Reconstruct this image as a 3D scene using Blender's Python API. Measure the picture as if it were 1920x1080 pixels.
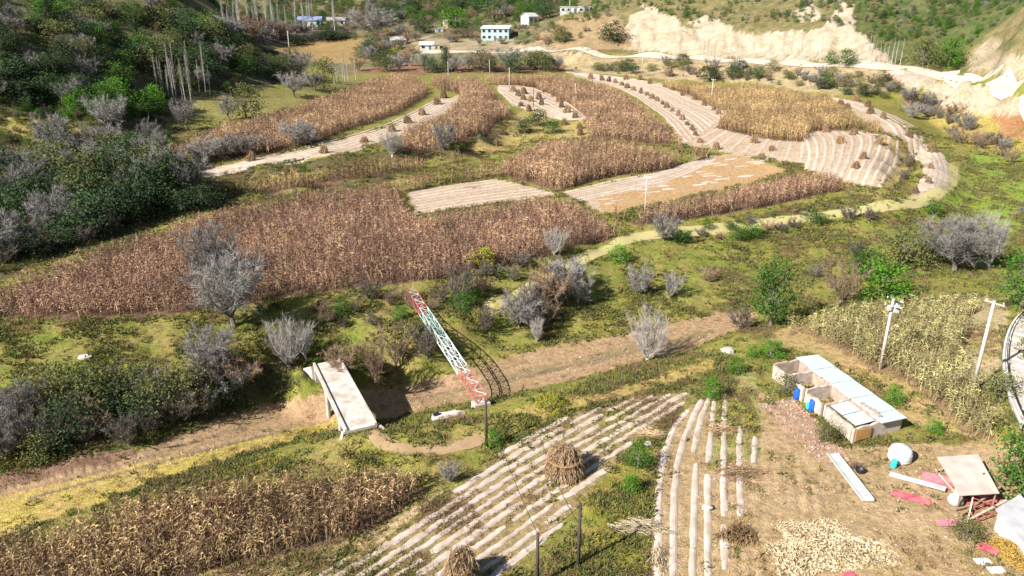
import bpy, math, random
import numpy as np
random.seed(7)
RNG = np.random.default_rng(11)
R = math.radians
scene = bpy.context.scene
for o in list(bpy.data.objects):
    bpy.data.objects.remove(o)
col = scene.collection

# ------------------------------------------------------------------ camera, sky, sun, exposure
F = 1425.0; H = 38.0; PITCH = R(20.8)
cam_d = bpy.data.cameras.new('camera'); cam = bpy.data.objects.new('camera', cam_d); col.objects.link(cam)
cam.location = (0, 0, H); cam.rotation_euler = (R(90) - PITCH, 0, 0)
cam_d.sensor_width = 36.0; cam_d.lens = F / 1920 * 36.0
cam_d.clip_start = 0.5; cam_d.clip_end = 5000
scene.camera = cam
SUN_EL = R(37); SUN_DIR = (0.80, 0.60)           # horizontal direction in which the light travels
w = bpy.data.worlds.new('World'); scene.world = w; w.use_nodes = True
nt = w.node_tree; nt.nodes.clear()
sky = nt.nodes.new('ShaderNodeTexSky'); sky.sky_type = 'NISHITA'; sky.sun_disc = False
sky.sun_elevation = SUN_EL; sky.sun_rotation = math.atan2(-SUN_DIR[0], -SUN_DIR[1])
bg = nt.nodes.new('ShaderNodeBackground'); bg.inputs[1].default_value = 0.05
wo = nt.nodes.new('ShaderNodeOutputWorld')
nt.links.new(sky.outputs[0], bg.inputs[0]); nt.links.new(bg.outputs[0], wo.inputs[0])
sd = bpy.data.lights.new('sun', 'SUN'); sd.energy = 5.0; sd.angle = R(0.55); sd.color = (1.0, 0.95, 0.87)
sun = bpy.data.objects.new('sun', sd); col.objects.link(sun); sun.location = (-100, -80, 120)
from mathutils import Vector, Matrix, Euler
ld = Vector((SUN_DIR[0] * math.cos(SUN_EL), SUN_DIR[1] * math.cos(SUN_EL), -math.sin(SUN_EL)))
sun.rotation_euler = ld.to_track_quat('-Z', 'Y').to_euler()
vs = scene.view_settings
vs.view_transform = 'Standard'; vs.look = 'None'; vs.gamma = 1.0; vs.use_curve_mapping = False; vs.exposure = 1.12

# ------------------------------------------------------------------ pixel <-> world
CP, SP = math.cos(PITCH), math.sin(PITCH)
def ray(u, v):
    a = (u - 960) / F; b = -(v - 540) / F
    return np.array([a, CP + b * SP, -SP + b * CP])
def pz(u, v, z):                                   # the point on the ray at height z
    d = ray(u, v); t = (z - H) / d[2]
    return np.array([t * d[0], t * d[1], z])
def py(u, dist, z):
    return np.array([(u - 960) / F * (dist * CP - (z - H) * SP), dist, z])
def project(x, y, z):
    dz = z - H
    dep = y * CP - dz * SP; up = y * SP + dz * CP
    return 960 + F * x / dep, 540 - F * up / dep
def smooth(a, b, x):
    t = np.clip((x - a) / (b - a), 0, 1); return t * t * (3 - 2 * t)
def hash2(i, j, s):
    n = (i.astype(np.int64) * 374761393 + j.astype(np.int64) * 668265263 + s * 974634777) & 0x7fffffff
    n = ((n ^ (n >> 13)) * 1274126177) & 0x7fffffff
    return ((n ^ (n >> 16)) & 0xffff) / 65535.0
def vnoise(x, y, s=0):
    xi = np.floor(x); yi = np.floor(y); fx = x - xi; fy = y - yi
    fx = fx * fx * (3 - 2 * fx); fy = fy * fy * (3 - 2 * fy)
    a = hash2(xi, yi, s); b = hash2(xi + 1, yi, s); c = hash2(xi, yi + 1, s); d = hash2(xi + 1, yi + 1, s)
    return (a * (1 - fx) + b * fx) * (1 - fy) + (c * (1 - fx) + d * fx) * fy - 0.5
def fbm(x, y, s=0, o=3):
    r = 0; k = 1.0
    for i in range(o):
        r = r + k * vnoise(x, y, s + i * 17); x = x * 2.03; y = y * 2.03; k *= 0.5
    return r

# ------------------------------------------------------------------ terrain heights: breaklines read off the photograph
LINES = [
 # dry riverbed
 [(-200,1010,-3),(0,955,-3),(300,862,-3.2),(600,785,-4.2),(800,748,-4.2),(950,714,-3.6),(1100,680,-3),(1300,632,-2.6),(1400,600,-2.3),(1550,565,-1.8)],
 [(-200,960,-2.9),(0,905,-2.9),(250,848,-2.9),(450,770,-3.3),(600,735,-4),(740,725,-4),(880,690,-3.3),(1000,655,-2.9),(1170,628,-2.6),(1350,588,-2.2)],
 [(-200,1060,-2.8),(0,1000,-2.8),(300,890,-2.9),(560,818,-3.6),(640,800,-4.1),(740,782,-4.0),(880,752,-3.5),(1000,728,-3),(1170,688,-2.8),(1320,642,-2.4)],
 # near bank and near fields
 [(0,1060,-1.3),(300,955,-1.2),(560,885,-0.8),(680,838,-0.1),(800,800,-0.4),(900,776,-0.1),(1000,760,0),(1170,718,0),(1330,670,0),(1420,640,-0.1)],
 [(0,1120,-0.9),(400,1060,-0.5),(800,900,-0.2),(950,800,0),(1170,750,0),(1400,680,0.1)],
 [(300,1160,0),(700,1080,0),(1000,900,0),(1300,800,0.1),(1500,850,0.2)],
 [(1000,1150,0),(1300,1050,0),(1600,1000,0.2),(1900,1000,0.4),(2100,1000,0.6)],
 [(1450,720,0.1),(1600,840,0.1),(1700,800,0.3),(1560,690,0.2)],
 [(1650,690,0.3),(1760,760,0.5),(1822,735,0.9),(1870,840,0.8)],
 [(1880,790,1.6),(1872,700,1.7),(1878,620,1.9),(1905,575,2.2),(1990,560,2.8)],
 [(1935,790,2.4),(1925,700,2.5),(1925,640,2.6),(1990,600,3.0),(2200,700,3.2)],
 [(1480,612,-0.6),(1600,580,-0.2),(1750,565,0.2),(1850,563,0.6)],
 [(1640,520,-0.9),(1800,510,-0.4),(1920,480,0.3),(2100,470,1.0)],
 # far bank
 [(-200,905,-1.0),(0,800,-1.0),(150,760,-1.0),(300,730,-0.7),(450,700,-0.4),(560,690,-0.1),(625,677,0.0),(690,664,0.2),(860,600,0.8),(1000,537,1.3),(1100,490,1.7),(1190,447,2.3)],
 [(640,700,-2.8),(740,690,-3.0),(870,662,-2.5),(1000,606,-1.7),(1120,565,-0.9),(1200,520,-0.2)],
 [(-200,740,0.6),(0,690,0.6),(200,660,0.9),(400,640,1.0),(560,610,1.0),(760,570,1.1),(850,556,1.2),(1000,512,1.6),(1130,465,2.0)],
 [(-200,650,2.5),(0,598,2.5),(130,602,2.5),(330,592,2.5),(540,556,2.6),(800,526,2.7),(1000,484,2.8),(1160,440,2.9),(1260,425,3.0),(1400,400,3.3),(1600,356,4.3)],
 [(1220,455,1.9),(1400,425,1.9),(1540,402,2.6),(1660,388,3.0),(1745,368,3.2)],
 [(1250,520,-0.2),(1400,480,0.1),(1550,450,0.5),(1700,420,0.8),(1800,385,1.0),(1920,340,1.4),(2100,330,2)],
 [(1150,590,-1.4),(1300,560,-1.0),(1450,530,-0.7),(1600,490,-0.3),(1750,460,0.0),(1920,420,0.6),(2100,410,1)],
 # lower terrace
 [(0,512,3.0),(200,442,3.3),(400,386,3.6),(600,352,3.9),(740,342,4.0),(945,330,4.2),(1050,360,3.7),(1150,402,3.2)],
 [(780,400,3.5),(1000,376,3.5),(1300,372,3.7),(1480,335,4.3)],
 [(385,378,4.6),(560,352,4.9),(740,322,5.0),(860,305,5.0),(1000,272,5.3),(1060,266,5.4)],
 [(1050,330,4.4),(1250,318,4.9),(1400,310,5.2),(1500,318,5.3),(1640,352,5.2),(1668,356,5.0)],
 [(380,340,5.2),(560,322,5.3),(700,303,5.4),(880,290,5.5)],
 # bank up to the white strip
 [(345,326,7.2),(500,311,7.2),(640,292,7.4),(760,280,7.5),(860,272,7.5),(930,236,7.6),(960,212,8.0)],
 [(420,352,5.0),(560,333,5.1),(700,312,5.2),(860,296,5.3)],
 [(880,285,5.4),(940,250,5.9),(985,225,6.8),(1030,240,6.2),(1100,250,6.0)],
 [(300,275,8.2),(450,232,8.7),(560,205,9.2),(700,150,10.4),(790,142,10.6)],
 [(600,272,7.6),(740,232,8.2),(850,185,9.2),(940,165,10.0),(1060,195,8.6),(1105,226,7.4)],
 [(1110,262,6.0),(1200,270,6.0),(1280,272,6.3),(1400,290,6.0),(1500,305,5.9)],
 [(800,140,10.6),(900,145,10.6),(1060,138,11),(1180,142,11),(1250,150,10.6),(1400,158,10.4),(1560,182,10),(1650,215,8.8)],
 [(1280,230,7.8),(1370,215,8.4),(1500,246,7.2),(1640,250,7.2)],
 [(1690,270,6.6),(1668,310,5.9),(1655,345,5.3)],
 [(1738,285,4.9),(1722,318,4.4),(1700,358,3.8)],
 [(1700,240,7.4),(1740,290,4.6),(1780,330,3.9),(1770,356,3.5)],
 [(1700,215,7.0),(1770,262,4.0),(1810,320,2.2),(1800,360,1.6)],
 [(1740,215,5.6),(1830,280,3.2),(1920,320,2.0)],
 # right valley side, scarp and upper road
 [(1760,205,7.2),(1850,222,7.2),(1920,240,7.0),(2100,270,7)],
 [(1720,150,14.6),(1800,165,14.0),(1880,200,10.5),(1960,210,10)],
 [(1060,120,12.0),(1200,128,12.5),(1400,142,12.6),(1560,155,13.0),(1680,168,12.0)],
 [(1040,97,15.8),(1200,103,16.3),(1400,112,16.8),(1560,121,17.2),(1700,128,17.5),(1800,133,17.2),(1920,154,17.0),(2150,190,17)],
 [(1040,93,16.2),(1200,98,16.7),(1400,107,17.2),(1560,116,17.6),(1700,123,17.9),(1800,127,17.6),(1920,146,17.4),(2150,178,17.4)],
 [(655,818,.25),(712,806,.25)], [(700,832,.1),(760,846,0.0)],
 [(1722,283,3.2),(1704,318,2.5),(1684,354,2.3)],
 # back valley
 [(300,60,20),(420,62,20)],
 [(620,125,10.8),(700,118,12.5),(800,108,13.2),(900,112,13.5),(1000,108,14.4)],
 [(600,120,12.0),(680,108,13.0),(760,95,15.0),(820,88,17.0),(960,90,16.4)],
]
PTS = []
for L in LINES:
    W = [pz(*p) for p in L]
    for a, b in zip(W[:-1], W[1:]):
        n = max(1, int(math.hypot(b[0] - a[0], b[1] - a[1]) / (0.055 * 0.5 * (a[1] + b[1]))))
        for k in range(n):
            PTS.append(a + (b - a) * k / n)
    PTS.append(W[-1])
DISTP = [  # (u, distance, height) where the photograph gives no line on the flat
 (1100,352,19),(1250,345,24),(1400,322,26),(1560,290,26),(1700,270,25),
 (1100,395,27),(1250,390,34),(1400,375,38),(1560,345,40),(1700,320,38),
 (1240,352,19),(1400,312,18.5),(1560,283,19),
 (1100,480,42),(1250,480,52),(1400,470,58),(1560,450,62),(1700,430,62),(1100,620,70),(1400,620,85),(1700,600,90),
 (1830,254,23),(1900,236,27),(1960,226,30),(1880,268,35),(1960,262,42),(1830,300,37),(1930,320,58),(2200,260,60),(2200,400,90),(1800,340,52),
 (800,400,19),(930,395,20),(1000,380,20),(880,430,23),(1000,430,28),(1080,425,32.5),(1080,440,33),(1020,500,38),(900,520,37),(780,500,30),(1080,560,56),
 (640,400,13.8),(560,420,14.5),(700,390,14.2),(600,440,19),(600,480,25),(500,470,24),(420,450,22),(700,470,22),(720,520,30),
 (520,560,39),(650,560,39),(420,540,36),(780,600,46),(900,650,62),(600,700,72),(400,650,62),
 (450,330,13),(520,320,12.5),(380,360,15),(560,300,11.5),
 (600,285,11.6),(570,262,13.5),(540,262,15.0),(500,262,18.5),(420,258,27),(370,255,32),(320,255,36),(470,235,14.5),(530,235,11.5),(420,225,14),(350,230,22),
 (320,204,11),(380,207,10.8),(450,215,10.6),(540,232,11),(640,270,11.3),
 (200,200,24),(120,230,35),(250,240,33),(60,200,31),(0,175,27),(-100,180,33),(180,175,18),(80,170,17.5),
 (60,160,13.2),(150,162,12.8),(0,156,13),(-100,150,14),(230,166,11.5),(280,178,9.6),
 (200,140,7.8),(100,136,8.0),(0,128,8.4),(-100,124,9.5),(300,148,6.8),(120,122,4.6),(240,126,4.6),(20,112,4.0),(-100,106,4.4),(-200,110,7),(-200,95,3.6),
 (-250,180,38),(-300,260,60),(-100,280,58),(100,320,62),(250,340,62),(-100,420,95),(150,450,95),(350,430,46),(-400,120,12),(-400,90,3),(-400,70,-1),(-500,200,50),
 (2400,120,8),(2400,200,24),(2400,80,3),(2400,60,1.5),(-400,58,-2.5),(-600,45,-1),(2500,40,1),(960,30,0),(0,30,-0.5),(1900,30,0.5),
 (-600,700,140),(0,900,160),(500,1000,120),(960,1000,120),(1400,1000,150),(2000,900,170),(2600,700,150),(-600,1500,220),(960,1500,220),(2600,1500,220),(2600,400,80),
]
for u, d, z in DISTP:
    PTS.append(py(u, d, z))
PTS = np.array(PTS)
Q = np.stack([PTS[:, 0] / PTS[:, 1], np.log(PTS[:, 1])], 1)
def kern(A, B):
    d2 = ((A[:, None, :] - B[None, :, :]) ** 2).sum(2)
    return np.sqrt(d2 + 0.012 ** 2)
n = len(Q)
K = np.zeros((n + 3, n + 3)); K[:n, :n] = kern(Q, Q) - np.eye(n) * 2e-4
K[:n, n] = 1; K[:n, n + 1:] = Q; K[n:, :n] = K[:n, n:].T
rhs = np.zeros(n + 3); rhs[:n] = PTS[:, 2]
W8 = np.linalg.solve(K, rhs)
tv = np.concatenate([np.linspace(-1.5, -0.86, 30)[:-1], np.linspace(-0.86, 0.86, 640), np.linspace(0.86, 1.5, 30)[1:]])
yv = np.concatenate([np.geomspace(26, 460, 470)[:-1], np.geomspace(460, 1500, 55)])
TT, YY = np.meshgrid(tv, yv)
XX = TT * YY
q = np.stack([TT.ravel(), np.log(YY.ravel())], 1)
ZZ = np.empty(len(q))
for s in range(0, len(q), 20000):
    e = min(s + 20000, len(q))
    ZZ[s:e] = kern(q[s:e], Q) @ W8[:n] + W8[n] + q[s:e] @ W8[n + 1:]
ZZ = ZZ.reshape(TT.shape)
UU, VV = project(XX, YY, ZZ)

# ------------------------------------------------------------------ land cover (own colours of the ground, plus shade painted on some banks), traced on the terrain
def inpoly(u, v, P):
    r = np.zeros(u.shape, bool)
    P = [(p[0], p[1]) for p in P]
    for (x0, y0), (x1, y1) in zip(P, P[1:] + P[:1]):
        if y0 == y1: continue
        c = ((y0 > v) != (y1 > v)) & (u < (x1 - x0) * (v - y0) / (y1 - y0) + x0)
        r ^= c
    return r
G1 = (0.145, 0.165, 0.028); G2 = (0.23, 0.18, 0.065)
C1 = np.empty(ZZ.shape + (3,)); C2 = np.empty(ZZ.shape + (3,)); ROUGH = np.full(ZZ.shape, 0.10); TUFT = np.full(ZZ.shape, 1.0)
C1[:] = G1; C2[:] = G2
LOESS = np.zeros(ZZ.shape)
su = 9 * fbm(XX / (YY * 0.02), np.log(YY) * 45, 3); sv = 5 * fbm(XX / (YY * 0.02), np.log(YY) * 45, 9)
NUM = {}
def cover(P, c1, c2, rough=0.1, tuft=0.0, warp=1.0, loess=0.0, ymin=0, ymax=1e9):
    m = inpoly(UU + su * warp, VV + sv * warp, P) & (YY > ymin) & (YY < ymax)
    C1[m] = c1; C2[m] = c2; ROUGH[m] = rough; TUFT[m] = tuft; LOESS[m] = loess
    return m
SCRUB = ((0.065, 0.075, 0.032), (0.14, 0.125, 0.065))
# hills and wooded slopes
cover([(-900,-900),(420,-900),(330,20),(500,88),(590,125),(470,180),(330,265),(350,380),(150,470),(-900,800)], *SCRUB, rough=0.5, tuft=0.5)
cover([(330,-900),(1120,-900),(1100,100),(640,140),(500,95),(330,25)], (0.075,0.085,0.035), (0.20,0.16,0.09), rough=0.4, tuft=0.4)
cover([(1100,-900),(3000,-900),(3000,200),(1920,150),(1560,117),(1040,95),(1050,30)], (0.080,0.090,0.032), (0.22,0.17,0.085), rough=0.5, tuft=0.4)
cover([(1620,-900),(3000,-900),(1880,40),(1800,110),(1680,120),(1600,60)], (0.045,0.075,0.022), (0.12,0.12,0.045), rough=0.5, tuft=0.4)
# scarps of pale loess
LO = ((0.43, 0.365, 0.275), (0.30, 0.235, 0.155))
for P in ([(1170,95),(1180,30),(1215,15),(1260,30),(1285,52),(1420,62),(1530,60),(1555,45),(1570,5),(1600,8),(1605,60),(1650,95),(1680,120),(1560,116),(1300,106)],
          [(1290,40),(1330,30),(1380,55),(1350,70)], [(1480,20),(1520,10),(1545,35),(1500,45)],
          [(1812,128),(1830,95),(1868,62),(1880,75),(1862,100),(1930,104),(2200,120),(2300,165),(1920,150)],
          [(1720,150),(1760,150),(1850,165),(1925,190),(1930,215),(1850,220),(1770,200)],
          [(1640,130),(1780,135),(1760,150),(1700,180),(1660,160)],
          [(1030,100),(1090,98),(1080,130),(1040,128)], [(1230,118),(1260,115),(1265,135),(1235,138)]):
    cover(P, *LO, rough=0.9, tuft=0.05, loess=1.0, warp=1.6)
cover([(1812,128),(1830,95),(1868,62),(1880,75),(1862,100),(1930,104),(2200,120),(2300,165),(1920,150)], (0.34,0.28,0.20), (0.22,0.18,0.11), rough=0.7, tuft=.1, loess=.8, warp=1.6)
cover([(1650,130),(1740,135),(1720,150),(1670,155)], (0.50,0.24,0.20), (0.55,0.38,0.3), rough=0.6)
cover([(1055,30),(1160,30),(1190,90),(1060,95),(1000,75)], (0.33,0.21,0.13), (0.2,0.17,0.08), rough=0.8, tuft=0.2, loess=0.5)
cover([(1020,100),(1200,104),(1400,114),(1660,130),(1700,170),(1560,180),(1400,155),(1240,148),(1060,136)], (0.22,0.17,0.085), (0.40,0.31,0.19), rough=0.5, tuft=0.4)
cover([(860,78),(960,70),(1060,92),(1040,100),(860,100),(780,95),(760,85),(790,70)], (0.34,0.27,0.19), (0.20,0.17,0.09), rough=0.2, warp=1.8)
cover([(500,95),(560,82),(680,72),(740,95),(740,112),(640,120),(560,108)], (0.30,0.19,0.085), (0.20,0.15,0.06), rough=0.2, tuft=0.3)
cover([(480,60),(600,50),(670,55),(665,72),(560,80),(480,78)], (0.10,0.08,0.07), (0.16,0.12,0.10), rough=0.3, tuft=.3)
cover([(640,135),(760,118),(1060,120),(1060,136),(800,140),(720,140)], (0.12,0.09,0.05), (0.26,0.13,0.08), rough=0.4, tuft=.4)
# right valley floor
cover([(1700,200),(1760,205),(1920,225),(2200,260),(2200,330),(1900,300),(1800,270)], (0.33,0.24,0.08), (0.26,0.22,0.06), rough=0.3, tuft=.6)
cover([(1860,215),(2200,225),(2200,270),(1880,255)], (0.24,0.12,0.06), (0.30,0.17,0.08), rough=0.3, tuft=.2)
cover([(1790,290),(1920,285),(2300,330),(2300,460),(1860,430),(1700,420),(1780,360)], (0.155,0.24,0.034), (0.20,0.235,0.05), rough=0.2, tuft=1)
# left meadow terraces
cover([(-300,215),(60,222),(170,245),(160,262),(-300,260)], (0.27,0.24,0.06), (0.33,0.26,0.10), rough=0.1, tuft=.7)
cover([(-300,270),(90,275),(200,300),(-300,330)], (0.20,0.19,0.09), (0.13,0.13,0.05), rough=0.2, tuft=.7)
cover([(330,195),(420,182),(560,168),(690,140),(720,145),(520,205),(330,262),(300,262)], (0.22,0.21,0.06), (0.16,0.13,0.06), rough=0.15, tuft=.8)
# grassy slopes between river and terraces
cover([(1180,450),(1560,410),(1760,380),(1760,480),(1500,560),(1200,610),(980,640),(880,640),(1000,560)], (0.14,0.18,0.028), (0.23,0.18,0.062), rough=0.3, tuft=1)
cover([(-300,640),(0,600),(340,600),(560,560),(1130,460),(1180,450),(860,600),(640,660),(420,740),(-300,830)], (0.13,0.165,0.028), (0.22,0.17,0.06), rough=0.3, tuft=1)
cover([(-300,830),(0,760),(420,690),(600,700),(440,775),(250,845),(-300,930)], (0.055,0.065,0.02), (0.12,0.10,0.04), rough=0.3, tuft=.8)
BANK_AND_SHADE = ((0.060, 0.062, 0.022), (0.13, 0.095, 0.045))  # dark bank scrub, plus shade painted above the red corn and in the ditch
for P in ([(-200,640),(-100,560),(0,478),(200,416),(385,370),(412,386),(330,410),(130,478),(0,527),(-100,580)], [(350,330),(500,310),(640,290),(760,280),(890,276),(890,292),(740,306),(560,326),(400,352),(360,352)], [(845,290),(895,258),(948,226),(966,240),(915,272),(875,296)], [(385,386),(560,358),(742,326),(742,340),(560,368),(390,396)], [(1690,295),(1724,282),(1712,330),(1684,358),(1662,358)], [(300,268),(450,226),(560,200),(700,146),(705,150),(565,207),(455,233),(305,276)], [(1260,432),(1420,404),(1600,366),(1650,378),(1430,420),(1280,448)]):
    cover(P, *BANK_AND_SHADE, rough=0.3, tuft=.7, warp=.7)
# riverbed
BED = [(-300,985),(0,905),(250,850),(450,772),(600,737),(740,727),(880,692),(1000,656),(1170,626),(1340,588),(1420,585),(1400,612),(1320,645),(1170,690),(1000,730),(880,756),(740,785),(640,805),(560,822),(300,900),(0,1015),(-300,1110)]
cover(BED, (0.33,0.215,0.13), (0.27,0.185,0.10), rough=0.10, tuft=.03)
cover([(-300,1010),(0,935),(300,862),(560,800),(640,785),(640,805),(560,822),(300,900),(0,1015),(-300,1110)], (0.37,0.295,0.07), (0.36,0.25,0.105), rough=0.10, tuft=.10)
cover([(-300,950),(0,892),(250,842),(260,856),(0,920),(-300,1000)], (0.2,0.12,0.08), (0.14,0.09,0.06), rough=0.25, tuft=.3)
cover([(880,720),(1000,690),(1180,650),(1330,618),(1330,632),(1180,668),(1000,708),(900,735)], (0.20,0.16,0.09), (0.28,0.19,0.10), rough=0.12, tuft=.06)
# near bank
cover([(640,830),(760,790),(900,765),(1000,742),(1330,650),(1420,600),(1420,660),(1340,690),(1180,735),(1000,775),(900,830),(800,900),(640,870)], (0.19,0.20,0.032), (0.28,0.215,0.075), rough=0.2, tuft=1)
cover([(940,775),(1180,722),(1340,668),(1345,690),(1190,738),(1010,785)], (0.30,0.25,0.07), (0.36,0.24,0.11), rough=0.1, tuft=.22)
# ploughed and harvested ground
SOIL = ((0.31,0.21,0.125), (0.22,0.18,0.07))
COV_S = {
 'S1': [(765,360),(930,335),(1050,365),(900,385),(775,402)],
 'S2': [(1050,362),(1250,320),(1310,296),(1380,288),(1475,318),(1400,345),(1300,365),(1200,385),(1130,402),(1080,374)],
 'S3': [(345,326),(600,275),(740,235),(830,185),(862,178),(850,205),(760,252),(640,287),(500,307),(360,330)],
 'S4': [(928,163),(1000,165),(1060,192),(1105,226),(1040,222),(960,197)],
 'S5': [(1060,138),(1240,155),(1372,215),(1340,240),(1505,265),(1503,308),(1400,292),(1280,272),(1240,215),(1180,172)],
 'S6': [(1500,246),(1640,246),(1692,270),(1672,340),(1640,354),(1508,318)],
 'S7': [(1550,178),(1650,212),(1720,258),(1782,310),(1778,350),(1700,378),(1742,320),(1700,268),(1640,238)],
}
for k, P in COV_S.items():
    cover(P, (0.42,0.325,0.235), (0.36,0.265,0.18), rough=0.05, warp=.4)
cover([(1120,370),(1240,350),(1320,300),(1380,290),(1475,318),(1400,345),(1300,365),(1200,388),(1130,402)], (0.37,0.235,0.115), (0.36,0.24,0.135), rough=0.05, warp=.5)
cover([(900,250),(985,205),(1030,205),(1040,240),(1090,228),(1105,255),(1010,262),(940,285),(880,290)], (0.27,0.23,0.075), (0.34,0.25,0.11), rough=0.15, tuft=.5)
cover([(1640,250),(1720,275),(1700,320),(1670,356),(1640,352),(1680,300)], (0.34,0.26,0.10), (0.40,0.29,0.15), rough=0.2, tuft=.4)
cover([(700,1160),(420,1160),(560,1090),(660,1050),(780,980),(870,905),(950,845),(1075,777),(1200,742),(1300,735),(1200,820),(1130,890),(1080,955),(950,1075),(900,1160)], *SOIL, rough=0.06, tuft=.42, warp=.6)
cover([(-300,1200),(330,1070),(640,1020),(800,940),(860,905),(640,1075),(560,1160)], (0.36,0.28,0.14), (0.44,0.32,0.2), rough=0.1, tuft=.4)
cover([(1215,1160),(1220,870),(1290,760),(1400,690),(1440,760),(1500,840),(1900,830),(2300,840),(2300,1200)], (0.36,0.255,0.15), (0.30,0.21,0.105), rough=0.07, tuft=.05, warp=1.5)
cover([(1330,730),(1420,690),(1430,850),(1330,880)], (0.32,0.24,0.12), (0.16,0.21,0.04), rough=0.08, tuft=.7)
cover([(1085,1160),(1095,950),(1140,890),(1215,820),(1235,870),(1220,960),(1215,1160)], (0.15,0.17,0.025), (0.30,0.22,0.06), rough=0.25, tuft=1)
cover([(1430,640),(1480,610),(1850,560),(1870,830),(1700,790),(1640,740),(1540,665)], (0.36,0.24,0.12), (0.30,0.24,0.09), rough=0.1, tuft=.35)
cover([(1430,760),(1480,740),(1540,800),(1590,860),(1560,880),(1480,820)], (0.27,0.17,0.13), (0.36,0.25,0.16), rough=0.08, warp=1.5)
cover([(1840,560),(1900,560),(1885,620),(1875,700),(1890,800),(1830,740),(1800,640)], (0.27,0.24,0.13), (0.36,0.27,0.15), rough=0.1, tuft=.5)
def cover_line(L, hw, c1, c2, tuft=0.0):
    m = np.zeros(UU.shape, bool)
    for (x0, y0), (x1, y1) in zip(L[:-1], L[1:]):
        dx, dy = x1 - x0, y1 - y0; t = np.clip(((UU - x0) * dx + (VV - y0) * dy) / (dx * dx + dy * dy), 0, 1)
        m |= np.hypot(UU - x0 - t * dx, (VV - y0 - t * dy) * 1.6) < hw
    m &= (YY < 260)
    C1[m] = c1; C2[m] = c2; TUFT[m] = tuft; ROUGH[m] *= .4
TRACK_A = [(895,588),(920,575),(1000,535),(1090,488),(1150,462),(1190,444),(1262,436)]
TRACK_B = [(1262,436),(1400,424),(1545,405),(1640,392),(1700,383),(1760,365),(1788,335),(1785,310)]
for L_ in (TRACK_A, TRACK_B): cover_line(L_, 13, (0.30,0.29,0.08), (0.33,0.28,0.11), .08)
cover_line([(705,812),(722,832),(760,846),(820,848),(870,836),(905,822)], 13, (0.34,0.24,0.13), (0.3,0.21,0.1), .05)
for L_, h_ in (([(640,778),(760,752),(880,728),(1000,703),(1180,660),(1335,622)], 5), ([(600,760),(740,738),(880,705),(1000,676)], 3), ([(60,935),(300,868),(540,805)], 4), ([(120,905),(330,842),(520,780)], 3)): cover_line(L_, h_, (0.17,0.125,0.075), (0.24,0.17,0.095), .02)
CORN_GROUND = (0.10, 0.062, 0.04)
RV = np.interp(UU, [1000,1040,1200,1400,1560,1700,1800,1920,2150], [93,96,101,110,119,126,131,150,186])
rd = smooth(4, 14, np.abs(VV - RV)) ; rd = np.where((UU > 1000) & (YY > 150) & (YY < 420), rd, 1)
LOESS = LOESS * rd; ROUGH = ROUGH * rd
# relief: hummocks by cover, gullies in the scarps
ZZ = ZZ + ROUGH * (0.9 * fbm(XX / 3.1, YY / 3.1, 21, 3) + 2.2 * fbm(XX / 16, YY / 16, 5, 2)) * smooth(20, 60, YY)
ZZ = ZZ + LOESS * (1.5 * fbm(XX / 4.2, YY / 16, 40, 3) + .9 * fbm(XX / 1.6, YY / 5, 44, 3))
fm = inpoly(UU, VV, [(1300,1090),(1310,880),(1430,800),(1500,850),(1560,960),(1430,1090)])
ZZ = ZZ + fm * (.03 + .04 * vnoise(XX / 3, YY / 6, 71)) * np.sin((XX * math.sin(R(75)) - YY * math.cos(R(75)) + .5 * vnoise(XX / 2.5, YY / 5, 70)) * 2 * math.pi / .95)
def Zat(x, y):
    x = np.asarray(x, float); y = np.asarray(y, float)
    c = np.interp(x / y, tv, np.arange(len(tv))); r = np.interp(y, yv, np.arange(len(yv)))
    c0 = np.minimum(c.astype(int), len(tv) - 2); r0 = np.minimum(r.astype(int), len(yv) - 2)
    fc = c - c0; fr = r - r0
    return (ZZ[r0, c0] * (1 - fc) + ZZ[r0, c0 + 1] * fc) * (1 - fr) + (ZZ[r0 + 1, c0] * (1 - fc) + ZZ[r0 + 1, c0 + 1] * fc) * fr
def sample(A, x, y):
    c = np.clip(np.rint(np.interp(x / y, tv, np.arange(len(tv)))).astype(int), 0, len(tv) - 1)
    r = np.clip(np.rint(np.interp(y, yv, np.arange(len(yv)))).astype(int), 0, len(yv) - 1)
    return A[r, c]
MARCH = np.geomspace(27, 1450, 2200)
def hit(u, v, up=0.0):                             # where the line of sight meets the ground (raised by up)
    d = ray(u, v); t = MARCH / d[1]
    z = H + t * d[2]; g = Zat(t * d[0], MARCH) + up
    k = np.argmax(z < g)
    if not (z < g).any(): k = len(MARCH) - 1
    if k > 0:
        a = z[k - 1] - g[k - 1]; b = g[k] - z[k]; s = a / (a + b + 1e-9)
        y = MARCH[k - 1] + s * (MARCH[k] - MARCH[k - 1])
    else: y = MARCH[0]
    x = y / d[1] * d[0]
    return Vector((x, y, float(Zat(x, y))))
def G(x, y): return Vector((x, y, float(Zat(x, y))))
def height_to(p, v):                               # height above p whose top shows on row v
    b = -(v - 540) / F
    return H + p.y / (CP + b * SP) * (-SP + b * CP) - p.z

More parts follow.
